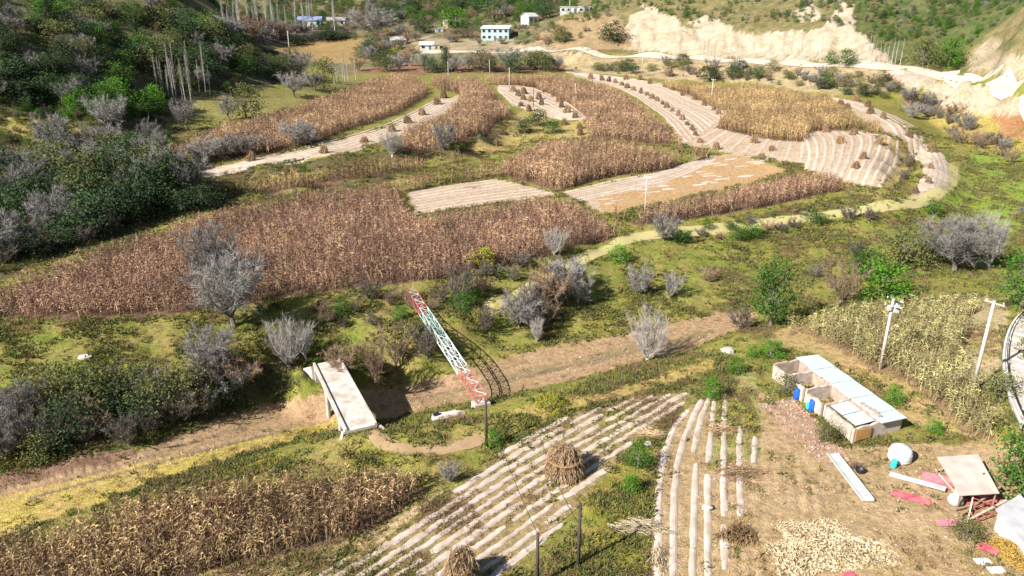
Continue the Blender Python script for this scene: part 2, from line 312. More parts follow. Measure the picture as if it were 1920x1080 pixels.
# ------------------------------------------------------------------ materials
def new_mat(name):
    m = bpy.data.materials.new(name); m.use_nodes = True
    b = m.node_tree.nodes['Principled BSDF']; return m, m.node_tree, b
def pmat(name, c1, c2=None, scale=2.0, rough=0.9, bump=0.0, metal=0.0, rand=0.0, trans=0.0, detail=4.0, spec=0.3, patch=0.0):
    """own colour with grain: two tones mixed by noise, a random shift of value for each object or instance"""
    m, t, b = new_mat(name); N = t.nodes; Lk = t.links
    c2 = c2 or tuple(x * 0.75 for x in c1)
    tc = N.new('ShaderNodeTexCoord'); nz = N.new('ShaderNodeTexNoise'); nz.inputs['Scale'].default_value = scale; nz.inputs['Detail'].default_value = detail
    Lk.new(tc.outputs['Object'], nz.inputs['Vector'])
    rp = N.new('ShaderNodeMapRange'); rp.inputs[1].default_value = 0.35; rp.inputs[2].default_value = 0.65
    Lk.new(nz.outputs[0], rp.inputs[0])
    mx = N.new('ShaderNodeMix'); mx.data_type = 'RGBA'; mx.inputs['A'].default_value = (*c1, 1); mx.inputs['B'].default_value = (*c2, 1)
    Lk.new(rp.outputs[0], mx.inputs['Factor']); out = mx.outputs['Result']
    if rand > 0:
        oi = N.new('ShaderNodeObjectInfo'); r2 = N.new('ShaderNodeMapRange'); r2.inputs[3].default_value = 1 - rand; r2.inputs[4].default_value = 1 + rand
        Lk.new(oi.outputs['Random'], r2.inputs[0])
        val = r2.outputs[0]
        hs = N.new('ShaderNodeHueSaturation')
        if patch > 0:                              # patches of duller and paler plants across a field
            pn = N.new('ShaderNodeTexNoise'); pn.inputs['Scale'].default_value = 0.11; pn.inputs['Detail'].default_value = 5; Lk.new(oi.outputs['Location'], pn.inputs['Vector'])
            pr = N.new('ShaderNodeMapRange'); pr.inputs[1].default_value = .35; pr.inputs[2].default_value = .65; pr.inputs[3].default_value = 1 - patch; pr.inputs[4].default_value = 1 + patch; Lk.new(pn.outputs[0], pr.inputs[0])
            mm = N.new('ShaderNodeMath'); mm.operation = 'MULTIPLY'; Lk.new(val, mm.inputs[0]); Lk.new(pr.outputs[0], mm.inputs[1]); val = mm.outputs[0]
            ph = N.new('ShaderNodeMapRange'); ph.inputs[1].default_value = .3; ph.inputs[2].default_value = .7; ph.inputs[3].default_value = .485; ph.inputs[4].default_value = .515; Lk.new(pn.outputs[1] if False else oi.outputs['Random'], ph.inputs[0]); Lk.new(ph.outputs[0], hs.inputs['Hue'])
        Lk.new(val, hs.inputs['Value']); Lk.new(out, hs.inputs['Color']); out = hs.outputs[0]
    Lk.new(out, b.inputs['Base Color']); b.inputs['Roughness'].default_value = rough; b.inputs['Metallic'].default_value = metal
    b.inputs['Specular IOR Level'].default_value = spec
    if bump > 0:
        bn = N.new('ShaderNodeBump'); bn.inputs['Strength'].default_value = bump; bn.inputs['Distance'].default_value = 0.05
        Lk.new(nz.outputs[0], bn.inputs['Height']); Lk.new(bn.outputs[0], b.inputs['Normal'])
    if trans > 0:
        tr = N.new('ShaderNodeBsdfTranslucent'); Lk.new(out, tr.inputs[0]); ms = N.new('ShaderNodeMixShader'); ms.inputs[0].default_value = trans
        Lk.new(b.outputs[0], ms.inputs[1]); Lk.new(tr.outputs[0], ms.inputs[2]); Lk.new(ms.outputs[0], N['Material Output'].inputs['Surface'])
    return m
M = {}
def ground_mat():
    m, t, b = new_mat('ground_cover'); N = t.nodes; Lk = t.links
    a1 = N.new('ShaderNodeAttribute'); a1.attribute_name = 'cover_a'; a2 = N.new('ShaderNodeAttribute'); a2.attribute_name = 'cover_b'
    geo = N.new('ShaderNodeNewGeometry')
    def noise(sc, det, rough=0.6):
        z = N.new('ShaderNodeTexNoise'); z.inputs['Scale'].default_value = sc; z.inputs['Detail'].default_value = det; z.inputs['Roughness'].default_value = rough
        Lk.new(geo.outputs['Position'], z.inputs['Vector']); return z
    def mr(src, a, bb, c=0.0, d=1.0):
        r = N.new('ShaderNodeMapRange'); r.inputs[1].default_value = a; r.inputs[2].default_value = bb; r.inputs[3].default_value = c; r.inputs[4].default_value = d
        Lk.new(src, r.inputs[0]); return r.outputs[0]
    n1 = noise(0.22, 6.0, 0.7); n2 = noise(1.7, 5.0, 0.7); n3 = noise(7.0, 3.0)
    mx = N.new('ShaderNodeMix'); mx.data_type = 'RGBA'
    Lk.new(a1.outputs['Color'], mx.inputs['A']); Lk.new(a2.outputs['Color'], mx.inputs['B']); Lk.new(mr(n1.outputs[0], 0.36, 0.64), mx.inputs['Factor'])
    v1 = N.new('ShaderNodeMath'); v1.operation = 'MULTIPLY'; Lk.new(mr(n2.outputs[0], 0.3, 0.7, 0.62, 1.38), v1.inputs[0]); Lk.new(mr(n3.outputs[0], 0.3, 0.7, 0.75, 1.25), v1.inputs[1])
    hs = N.new('ShaderNodeHueSaturation'); Lk.new(v1.outputs[0], hs.inputs['Value']); Lk.new(mx.outputs['Result'], hs.inputs['Color'])
    Lk.new(hs.outputs[0], b.inputs['Base Color']); b.inputs['Roughness'].default_value = 0.95; b.inputs['Specular IOR Level'].default_value = 0.1
    ad = N.new('ShaderNodeMath'); ad.operation = 'ADD'; Lk.new(n2.outputs[0], ad.inputs[0]); Lk.new(n3.outputs[0], ad.inputs[1])
    bn = N.new('ShaderNodeBump'); bn.inputs['Strength'].default_value = 0.5; bn.inputs['Distance'].default_value = 0.25
    Lk.new(ad.outputs[0], bn.inputs['Height']); Lk.new(bn.outputs[0], b.inputs['Normal'])
    return m
M['ground'] = ground_mat()
M['bark'] = pmat('bark', (0.20,0.17,0.14), (0.12,0.10,0.085), 6, rand=.15)
M['bark_pale'] = pmat('bark_pale', (0.48,0.45,0.41), (0.34,0.31,0.28), 3, rand=.12)
M['twig'] = pmat('twig', (0.29,0.275,0.255), (0.19,0.175,0.16), 1.5, rand=.28)
M['twig_pale'] = pmat('twig_pale', (0.40,0.365,0.34), (0.29,0.26,0.245), 1.5, rand=.15)
M['twig_brown'] = pmat('twig_brown', (0.30,0.205,0.13), (0.2,0.135,0.09), 1.5, rand=.2)
M['twig_dark'] = pmat('twig_dark', (0.17,0.14,0.115), (0.095,0.078,0.064), 1.5, rand=.35)
M['leaf'] = pmat('leaf', (0.075,0.17,0.020), (0.045,0.105,0.015), 1.2, rand=.25, trans=.25)
M['leaf_bright'] = pmat('leaf_bright', (0.11,0.26,0.02), (0.07,0.18,0.015), 1.2, rand=.2, trans=.3)
M['leaf_dark'] = pmat('leaf_dark', (0.060,0.105,0.038), (0.034,0.062,0.024), 1.2, rand=.4, trans=.2)
M['leaf_olive'] = pmat('leaf_olive', (0.15,0.16,0.05), (0.10,0.11,0.035), 1.2, rand=.25, trans=.25)
M['leaf_yellow'] = pmat('leaf_yellow', (0.36,0.33,0.03), (0.24,0.27,0.03), 1.2, rand=.15, trans=.3)
M['corn_red'] = pmat('corn_red', (0.48,0.295,0.195), (0.105,0.058,0.042), 3.5, rand=.55, trans=.12, patch=.28)
M['corn_tan'] = pmat('corn_tan', (0.52,0.34,0.21), (0.17,0.10,0.062), 3.5, rand=.5, trans=.12, patch=.28)
M['corn_gold'] = pmat('corn_gold', (0.50,0.355,0.185), (0.28,0.175,0.085), 3.5, rand=.45, trans=.15, patch=.3)
M['corn_near'] = pmat('corn_near', (0.50,0.335,0.18), (0.10,0.065,0.036), 3.5, rand=.6, trans=.2, patch=.35)
M['corn_green'] = pmat('corn_green', (0.46,0.38,0.19), (0.15,0.155,0.055), 3.5, rand=.5, trans=.12, patch=.3)
M['straw'] = pmat('straw', (0.46,0.32,0.19), (0.22,0.14,0.08), 4, rand=.3)
M['straw_far'] = pmat('straw_far', (0.34,0.225,0.13), (0.15,0.09,0.05), 4, rand=.3)
M['straw_dark'] = pmat('straw_dark', (0.28,0.175,0.085), (0.15,0.09,0.045), 4, rand=.3)
M['husk'] = pmat('husk', (0.58,0.51,0.36), (0.42,0.33,0.2), 2, rand=.2, trans=.2)
M['film'] = pmat('film', (0.53,0.455,0.40), (0.40,0.315,0.24), 0.9, rough=.6, bump=.4, rand=.08, detail=8)
M['film_far'] = pmat('film_far', (0.47,0.39,0.325), (0.38,0.295,0.22), 0.6, rough=.7, bump=.4, rand=.12, detail=8)
M['grass_green'] = pmat('grass_green', (0.185,0.285,0.032), (0.115,0.185,0.024), 1, rand=.35, trans=.3, patch=.3)
M['grass_yellow'] = pmat('grass_yellow', (0.36,0.32,0.065), (0.26,0.225,0.05), 1, rand=.3, trans=.3, patch=.2)
M['grass_brown'] = pmat('grass_brown', (0.24,0.155,0.08), (0.14,0.09,0.05), 1, rand=.3, trans=.2)
M['concrete'] = pmat('concrete', (0.56,0.52,0.47), (0.36,0.31,0.26), 0.9, rough=.85, bump=.3, detail=10)
M['concrete_old'] = pmat('concrete_old', (0.50,0.46,0.41), (0.36,0.32,0.28), 1.2, rough=.9, bump=.3, detail=8)
M['road'] = pmat('road', (0.50,0.43,0.35), (0.42,0.34,0.26), 0.3, rough=.9, detail=8)
M['dirt'] = pmat('dirt', (0.36,0.25,0.14), (0.28,0.19,0.1), 0.6, rough=.95, bump=.4, detail=8)
M['track'] = pmat('track', (0.36,0.34,0.13), (0.38,0.31,0.16), 0.6, rough=.95, bump=.4, detail=8)
M['wood_pole'] = pmat('wood_pole', (0.075,0.06,0.05), (0.045,0.036,0.03), 3, rough=.9)
M['pole_concrete'] = pmat('pole_concrete', (0.50,0.47,0.42), (0.40,0.36,0.32), 2, rough=.85)
M['steel_dark'] = pmat('steel_dark', (0.06,0.06,0.065), None, 2, rough=.5, metal=.6)
M['steel_red'] = pmat('steel_red', (0.40,0.10,0.095), (0.30,0.12,0.10), 2, rough=.6)
M['steel_white'] = pmat('steel_white', (0.56,0.61,0.60), (0.42,0.47,0.46), 2, rough=.6)
M['steel_teal'] = pmat('steel_teal', (0.27,0.42,0.40), (0.38,0.48,0.46), 2, rough=.6)
M['roof_cyan'] = pmat('roof_cyan', (0.44,0.60,0.60), (0.46,0.47,0.45), 1.1, rough=.55, detail=10)
M['adobe'] = pmat('adobe', (0.42,0.33,0.27), (0.29,0.22,0.175), 1.6, rough=.95, bump=.4, detail=8)
M['adobe_pale'] = pmat('adobe_pale', (0.52,0.44,0.38), (0.36,0.29,0.24), 1.6, rough=.95, bump=.4, detail=8)
M['board'] = pmat('board', (0.48,0.26,0.09), (0.38,0.2,0.07), 2, rough=.8)
M['blue'] = pmat('blue_plastic', (0.02,0.11,0.55), (0.015,0.09,0.45), 2, rough=.4)
M['cyan'] = pmat('cyan_plastic', (0.04,0.52,0.60), (0.03,0.42,0.5), 2, rough=.4)
M['white_plastic'] = pmat('white_plastic', (0.62,0.64,0.62), (0.5,0.52,0.5), 1.5, rough=.45)
M['sheet_white'] = pmat('sheet_white', (0.56,0.58,0.57), (0.42,0.43,0.42), 1.0, rough=.45, metal=.1, detail=8)
M['roof_pink'] = pmat('roof_pink', (0.56,0.46,0.41), (0.44,0.36,0.31), 0.9, rough=.8, detail=8)
M['roof_grey'] = pmat('roof_grey', (0.46,0.46,0.47), (0.36,0.36,0.37), 0.9, rough=.7, detail=8)
M['red_cloth'] = pmat('red_cloth', (0.46,0.055,0.09), (0.50,0.17,0.18), 1.4, rough=.9, bump=.5)
M['pink_cloth'] = pmat('pink_cloth', (0.56,0.16,0.24), (0.46,0.24,0.24), 1.4, rough=.9, bump=.5)
M['cob'] = pmat('cob', (0.46,0.31,0.07), (0.36,0.22,0.05), 4, rough=.7, rand=.25)
M['timber'] = pmat('timber', (0.30,0.20,0.13), (0.20,0.13,0.08), 3, rough=.9, rand=.2)
M['timber_pale'] = pmat('timber_pale', (0.6,0.5,0.4), (0.48,0.38,0.28), 3, rough=.9)
M['tarp'] = pmat('tarp', (0.025,0.025,0.028), None, 2, rough=.5)
M['stone'] = pmat('stone', (0.46,0.42,0.38), (0.32,0.28,0.25), 2.5, rough=.95, bump=.5)
M['brick_red'] = pmat('brick_red', (0.36,0.17,0.11), (0.28,0.13,0.09), 1.5)
M['wall_white'] = pmat('wall_white', (0.55,0.555,0.545), (0.42,0.41,0.39), 0.6, detail=8)
M['wall_cyan'] = pmat('wall_cyan', (0.38,0.50,0.53), (0.31,0.41,0.43), 0.6, detail=8)
M['wall_mud'] = pmat('wall_mud', (0.48,0.37,0.27), (0.38,0.28,0.2), 0.6, detail=8)
M['roof_tile'] = pmat('roof_tile', (0.30,0.27,0.26), (0.2,0.18,0.175), 1.2)
M['roof_blue'] = pmat('roof_blue', (0.20,0.27,0.45), (0.16,0.2,0.34), 1.2, rough=.6)
M['roof_green'] = pmat('roof_green', (0.50,0.68,0.58), (0.42,0.58,0.5), 1.2, rough=.6)
M['window'] = pmat('window_glass', (0.03,0.035,0.04), None, 1, rough=.15, spec=.6)
M['door'] = pmat('door_paint', (0.10,0.12,0.16), None, 1, rough=.6)

# ------------------------------------------------------------------ mesh helpers
def mesh_np(name, V, Fq, mat=None, smoothf=False):
    me = bpy.data.meshes.new(name); V = np.asarray(V, np.float32); Fq = np.asarray(Fq, np.int32); k = Fq.shape[1]
    me.vertices.add(len(V)); me.vertices.foreach_set('co', V.ravel())
    me.loops.add(Fq.size); me.loops.foreach_set('vertex_index', Fq.ravel())
    me.polygons.add(len(Fq)); me.polygons.foreach_set('loop_start', np.arange(0, Fq.size, k, dtype=np.int32))
    if smoothf: me.polygons.foreach_set('use_smooth', np.ones(len(Fq), bool))
    me.update(calc_edges=True)
    if mat: me.materials.append(mat)
    return me
def link(name, me, parent=None, loc=None, rot=None, scale=None):
    o = bpy.data.objects.new(name, me); col.objects.link(o)
    if parent is not None: o.parent = parent
    if loc is not None: o.location = loc
    if rot is not None: o.rotation_euler = rot
    if scale is not None: o.scale = scale if hasattr(scale, '__len__') else (scale,) * 3
    return o
def tag(o, label=None, cat=None, group=None, kind=None):
    if label: o['label'] = label
    if cat: o['category'] = cat
    if group: o['group'] = group
    if kind: o['kind'] = kind
    return o
def thing(name, label, cat, loc=(0, 0, 0), rz=0.0, group=None):
    o = bpy.data.objects.new(name, None); col.objects.link(o); o.location = loc; o.rotation_euler = (0, 0, rz); o.empty_display_size = 0.2
    return tag(o, label, cat, group)
class MB:
    def __init__(s): s.v = []; s.f = []
    def add(s, V, Fs):
        n = len(s.v); s.v += [tuple(p) for p in V]; s.f += [tuple(i + n for i in f) for f in Fs]; return s
    def box(s, c, d, rot=None):
        V = [Vector((sx * d[0] / 2, sy * d[1] / 2, sz * d[2] / 2)) for sx in (-1, 1) for sy in (-1, 1) for sz in (-1, 1)]
        if rot is not None:
            Rm = Euler(rot).to_matrix(); V = [Rm @ p for p in V]
        V = [p + Vector(c) for p in V]
        return s.add(V, [(0,1,3,2),(4,6,7,5),(0,4,5,1),(2,3,7,6),(0,2,6,4),(1,5,7,3)])
    def tube(s, pts, rad, k=6, caps=True):
        pts = [Vector(p) for p in pts]; rad = rad if hasattr(rad, '__len__') else [rad] * len(pts)
        V = []; Fs = []
        for i, p in enumerate(pts):
            d = (pts[min(i + 1, len(pts) - 1)] - pts[max(i - 1, 0)]).normalized()
            a = d.orthogonal().normalized() if i == 0 else (a - d * a.dot(d)).normalized()
            b = d.cross(a)
            for j in range(k):
                an = 2 * math.pi * j / k; V.append(p + (a * math.cos(an) + b * math.sin(an)) * rad[i])
        for i in range(len(pts) - 1):
            for j in range(k):
                Fs.append((i * k + j, i * k + (j + 1) % k, (i + 1) * k + (j + 1) % k, (i + 1) * k + j))
        if caps: Fs += [tuple(range(k - 1, -1, -1)), tuple((len(pts) - 1) * k + j for j in range(k))]
        return s.add(V, Fs)
    def lathe(s, prof, k=20, c=(0, 0, 0)):
        V = []; Fs = []
        for r, z in prof:
            for j in range(k):
                an = 2 * math.pi * j / k; V.append((c[0] + r * math.cos(an), c[1] + r * math.sin(an), c[2] + z))
        for i in range(len(prof) - 1):
            for j in range(k): Fs.append((i * k + j, i * k + (j + 1) % k, (i + 1) * k + (j + 1) % k, (i + 1) * k + j))
        Fs += [tuple(range(k - 1, -1, -1)), tuple((len(prof) - 1) * k + j for j in range(k))]
        return s.add(V, Fs)
    def prism(s, poly, z0, z1):
        n = len(poly)
        V = [(p[0], p[1], z0) for p in poly] + [(p[0], p[1], z1) for p in poly]
        return s.add(V, [tuple(range(n - 1, -1, -1)), tuple(range(n, 2 * n))] + [(i, (i + 1) % n, n + (i + 1) % n, n + i) for i in range(n)])
    def mesh(s, name, mat, smoothf=False):
        me = bpy.data.meshes.new(name); me.from_pydata(s.v, [], s.f); me.update()
        if mat: me.materials.append(mat)
        if smoothf:
            me.polygons.foreach_set('use_smooth', np.ones(len(me.polygons), bool))
        return me
    def build(s, name, mat, parent=None, smoothf=False, loc=None, rot=None):
        return link(name, s.mesh(name, mat, smoothf), parent, loc, rot)
def ribbons(A, D, L, Wd, bend, rng, segs=2):
    """many thin two-sided strips: start A, direction D, length L, width Wd, droop bend"""
    n = len(A)
    D = D / (np.linalg.norm(D, axis=1, keepdims=True) + 1e-9)
    S = np.cross(D, rng.normal(size=(n, 3))); S /= (np.linalg.norm(S, axis=1, keepdims=True) + 1e-9)
    V = np.empty((n, segs + 1, 2, 3))
    for k in range(segs + 1):
        t = k / segs
        P = A + D * (L * t)[:, None] + np.array([0, 0, 1.0]) * (bend * t * t)[:, None]
        wk = Wd * (1 - 0.75 * t)
        V[:, k, 0] = P - S * wk[:, None] / 2; V[:, k, 1] = P + S * wk[:, None] / 2
    V = V.reshape(-1, 3)
    base = np.arange(n)[:, None] * (segs + 1) * 2; Fq = []
    for k in range(segs):
        Fq.append(base + np.array([[2 * k, 2 * k + 1, 2 * k + 3, 2 * k + 2]]))
    return V, np.concatenate(Fq)
def unit(v): return v / (np.linalg.norm(v, axis=-1, keepdims=True) + 1e-9)

# ------------------------------------------------------------------ plant builders (each returns meshes for trunk and crown)
def bare_tree(seed, h, spread, trunk_h, n_limb, n_sub, n_twig, tw, mat_t, mat_c, up=0.5, tl=0.9):
    r = np.random.default_rng(seed); mb = MB(); subsA = []; subsD = []; subsL = []
    tr = h * 0.022 + 0.03
    top = Vector((r.normal(0, .05) * h, r.normal(0, .05) * h, trunk_h))
    mb.tube([(0, 0, -0.35), (top.x * .4, top.y * .4, trunk_h * .5), top], [tr * 1.5, tr * 1.1, tr * .9], 7)
    for i in range(n_limb):
        az = 2 * math.pi * (i + r.uniform(-.3, .3)) / n_limb; lean = r.uniform(0.25, 1.0) * spread / 2
        z1 = h * r.uniform(0.62, 0.9) if i else h * .92
        e = Vector((math.cos(az) * lean, math.sin(az) * lean, z1)) if i else Vector((r.normal(0, .1), r.normal(0, .1), z1))
        s = top * r.uniform(.75, 1.0); mid = s.lerp(e, .5) + Vector((math.cos(az), math.sin(az), -.2)) * (lean * .18)
        P = [s, s.lerp(mid, .5) + Vector(r.normal(0, .04 * h, 3)) * .3, mid, mid.lerp(e, .55) + Vector(r.normal(0, .04 * h, 3)) * .3, e]
        mb.tube(P, [tr * .42, tr * .34, tr * .25, tr * .16, tr * .07], 5, False)
        for k in range(n_sub):
            t = r.uniform(.18, 1.0) * 4; j = min(3, int(t)); p = P[j].lerp(P[j + 1], t - j)
            d = (P[j + 1] - P[j]).normalized() + Vector(r.normal(0, .55, 3)) + Vector((0, 0, up * .6))
            subsA.append(p); subsD.append(d.normalized()); subsL.append(h * r.uniform(.13, .26) * (1.2 - .12 * t))
    A = np.array(subsA); D = unit(np.array(subsD)); L = np.array(subsL)
    V1, F1 = ribbons(A, D, L, np.full(len(A), tw * 1.6), r.normal(0, .1, len(A)) * L, r)
    B = np.repeat(A, n_twig, 0) + np.repeat(D * L[:, None], n_twig, 0) * r.uniform(.1, 1.0, (len(A) * n_twig, 1))
    TD = unit(np.repeat(D, n_twig, 0) + r.normal(0, .6, (len(B), 3)) + np.array([0, 0, up]))
    TL = h * tl * r.uniform(.07, .16, len(B))
    V2, F2 = ribbons(B, TD, TL, np.full(len(B), tw) * r.uniform(.6, 1.2, len(B)), r.normal(0, .12, len(B)) * TL, r, 1)
    return mb.mesh('trunk', mat_t), mesh_np('crown', np.concatenate([V1, V2]), np.concatenate([F1, F2 + len(V1)]), mat_c)
def leafy_tree(seed, h, spread, trunk_h, n_clump, n_leaf, ls, mat_t, mat_c, shape='round'):
    r = np.random.default_rng(seed); mb = MB(); tr = h * .02 + .03
    top = Vector((r.normal(0, .03) * h, r.normal(0, .03) * h, h * (.8 if shape == 'cone' else .6)))
    mb.tube([(0, 0, -0.35), top * .35, top * .7, top], [tr * 1.4, tr, tr * .7, tr * .25], 6)
    C = []; S = []
    while len(C) < n_clump:
        z = r.uniform(0, 1); a = r.uniform(0, 2 * math.pi)
        if shape == 'cone': rad = (1 - z) ** .8 * .95 + .05
        elif shape == 'column': rad = .35 + .65 * math.sin(math.pi * min(1, z * .9 + .1))
        else: rad = math.sqrt(max(0, 1 - (2 * z - .85) ** 2 / 1.35))
        q_ = rad * math.sqrt(r.uniform(.12, 1)) * r.uniform(.75, 1.1)
        C.append((math.cos(a) * q_ * spread / 2, math.sin(a) * q_ * spread / 2, trunk_h + z * (h - trunk_h))); S.append(r.uniform(.6, 1.3))
    for c in C[:14]:
        mb.tube([top * r.uniform(.3, .9), Vector(c) * .6 + top * .3 * r.uniform(.5, 1), c], [tr * .45, tr * .25, tr * .08], 4, False)
    C = np.array(C); S = np.array(S)
    cs = spread * .13
    B = np.repeat(C, n_leaf, 0) + r.normal(0, 1, (n_clump * n_leaf, 3)) * np.repeat(S, n_leaf)[:, None] * np.array([cs, cs, cs * .75])
    B[:, 2] = np.maximum(B[:, 2], 0.05)
    D = unit(r.normal(0, 1, B.shape) + np.array([0, 0, -.1]))
    L = ls * r.uniform(.7, 1.4, len(B))
    V, Fq = ribbons(B, D, L, L * .75, -L * .15, r, 1)
    return mb.mesh('trunk', mat_t), mesh_np('crown', V, Fq, mat_c)
def poplar(seed, h, mat_t, mat_c):
    r = np.random.default_rng(seed); mb = MB(); tr = h * .011 + .05
    lean = r.normal(0, .02, 2) * h
    P = [Vector((lean[0] * t, lean[1] * t, h * t - .3 * (1 - t))) for t in (0, .3, .6, .85, 1)]
    mb.tube(P, [tr, tr * .8, tr * .55, tr * .3, .01], 6)
    n_ = 170; t = r.uniform(.22, .98, n_); az = r.uniform(0, 2 * math.pi, n_)
    A = np.stack([lean[0] * t, lean[1] * t, h * t], 1)
    D = np.stack([np.cos(az) * .32, np.sin(az) * .32, np.ones(n_)], 1)
    L = h * .16 * (1.15 - t) + .35
    V1, F1 = ribbons(A, D, L * .8, np.full(n_, .026), 0.08 * L, r)
    B = np.repeat(A, 3, 0) + np.repeat(unit(D) * L[:, None], 3, 0) * r.uniform(.25, .9, (n_ * 3, 1))
    D2 = unit(np.repeat(D, 3, 0) + r.normal(0, .35, (n_ * 3, 3)))
    V2, F2 = ribbons(B, D2, np.repeat(L, 3) * .4, np.full(n_ * 3, .018), np.zeros(n_ * 3), r, 1)
    return mb.mesh('trunk', mat_t), mesh_np('crown', np.concatenate([V1, V2]), np.concatenate([F1, F2 + len(V1)]), mat_c)
def corn_mesh(seed, mat, h=2.3, nl=9):
    r = np.random.default_rng(seed); mb = MB()
    b = r.normal(0, .06, 2)
    mb.tube([(0, 0, -.1), (b[0] * .5, b[1] * .5, h * .5), (b[0] * 1.6, b[1] * 1.6, h * .93)], [.022, .018, .008], 3, False)
    n_ = nl; zz = np.linspace(.35, .88, n_) * h; az = np.arange(n_) * 2.7 + r.uniform(0, 6) + r.normal(0, .4, n_)
    A = np.stack([b[0] * zz / h * 1.6, b[1] * zz / h * 1.6, zz], 1); D = np.stack([np.cos(az), np.sin(az), r.uniform(.25, 1.3, n_)], 1)
    L = r.uniform(.5, .9, n_)
    V, Fq = ribbons(A, D, L, np.full(n_, .10), -L * r.uniform(.6, 1.25, n_), r, 3)
    az = r.uniform(0, 6.28, 5)
    V3, F3 = ribbons(np.repeat([[b[0] * 1.6, b[1] * 1.6, h * .9]], 5, 0), np.stack([np.cos(az) * .35, np.sin(az) * .35, np.ones(5)], 1), np.full(5, .32), np.full(5, .03), np.zeros(5), r, 1)
    Ve, Fe = ribbons(np.array([[0, 0, h * .45]]), np.array([[math.cos(az[0]), math.sin(az[0]), .8]]), np.array([.3]), np.array([.13]), np.array([-.1]), r, 1)
    mb.add(V, [tuple(f) for f in Fq]); mb.add(V3, [tuple(f) for f in F3]); mb.add(Ve, [tuple(f) for f in Fe])
    return mb.mesh('corn_plant', mat)
def tuft_mesh(seed, mat, n_, h, rad, wd):
    r = np.random.default_rng(seed); a = r.uniform(0, 6.28, n_); q_ = rad * np.sqrt(r.uniform(0, 1, n_))
    A = np.stack([np.cos(a) * q_, np.sin(a) * q_, np.full(n_, -.04)], 1)
    D = np.stack([np.cos(a) * .5, np.sin(a) * .5, np.ones(n_)], 1) + r.normal(0, .3, (n_, 3)); D[:, 2] = np.abs(D[:, 2]) + .3
    L = h * r.uniform(.6, 1.2, n_)
    V, Fq = ribbons(A, D, L, np.full(n_, wd), -L * .25, r, 2)
    return mesh_np('grass_tuft', V, Fq, mat)
def stook_mesh(seed, n_, mat, h=2.2, rad=1.15, lie=0.0, leaf=2):
    r = np.random.default_rng(seed); a = r.uniform(0, 6.28, n_); q_ = rad * (0.55 + .45 * np.sqrt(r.uniform(0, 1, n_)))
    A = np.stack([np.cos(a) * q_, np.sin(a) * q_, np.full(n_, -.06)], 1)
    tip = np.stack([np.cos(a + r.normal(0, .5, n_)) * q_ * r.uniform(.1, .6, n_), np.sin(a + r.normal(0, .5, n_)) * q_ * r.uniform(.1, .6, n_), h * r.uniform(.7, 1.0, n_)], 1)
    D = tip - A; L = np.linalg.norm(D, axis=1) * r.uniform(.85, 1.06, n_)
    V, Fq = ribbons(A, D, L, r.uniform(.05, .11, n_), r.normal(0, .05, n_), r, 2)
    t = r.uniform(.25, 1, (n_ * leaf, 1)); B = np.repeat(A, leaf, 0) + np.repeat(D, leaf, 0) * t
    out = np.repeat(np.stack([np.cos(a), np.sin(a), np.zeros(n_)], 1), leaf, 0)
    D2 = out * .8 + r.normal(0, .5, B.shape); LL = r.uniform(.3, .6, len(B))
    V2, F2 = ribbons(B, D2, LL, np.full(len(B), .08), -LL * 1.0, r, 2)
    return mesh_np('stalks', np.concatenate([V, V2]), np.concatenate([Fq, F2 + len(V)]), mat)
def core_mesh(h, rad, mat):
    return MB().lathe([(rad * .95, -.08), (rad * .88, h * .35), (rad * .66, h * .7), (rad * .25, h * .95)], 11).mesh('core', mat)
def heap_mesh(seed, n_, rx, ry, h, L0, wd, mat, axis=None):
    r = np.random.default_rng(seed); a = r.uniform(0, 6.28, n_); q_ = np.sqrt(r.uniform(0, 1, n_))
    rag = 1 + .22 * np.sin(a * 3 + seed) + .14 * np.sin(a * 7 + 2 * seed) + r.normal(0, .05, n_)
    X = np.cos(a) * q_ * rx * rag; Y = np.sin(a) * q_ * ry * rag
    Zm = h * np.clip(1 - q_ ** 2, 0, 1) * r.uniform(.15, 1, n_) + .03
    D = r.normal(0, 1, (n_, 3)); D[:, 2] *= .35
    if axis is not None: D[:, 0] += axis[0] * 2.5; D[:, 1] += axis[1] * 2.5
    D = unit(D); L = L0 * r.uniform(.5, 1.3, n_)
    A = np.stack([X, Y, Zm], 1) - D * (L / 2)[:, None]; A[:, 2] = np.maximum(A[:, 2], .02)
    V, Fq = ribbons(A, D, L, wd * r.uniform(.6, 1.3, n_), r.normal(0, .1, n_) * L, r, 2)
    return mesh_np('heap', V, Fq, mat)
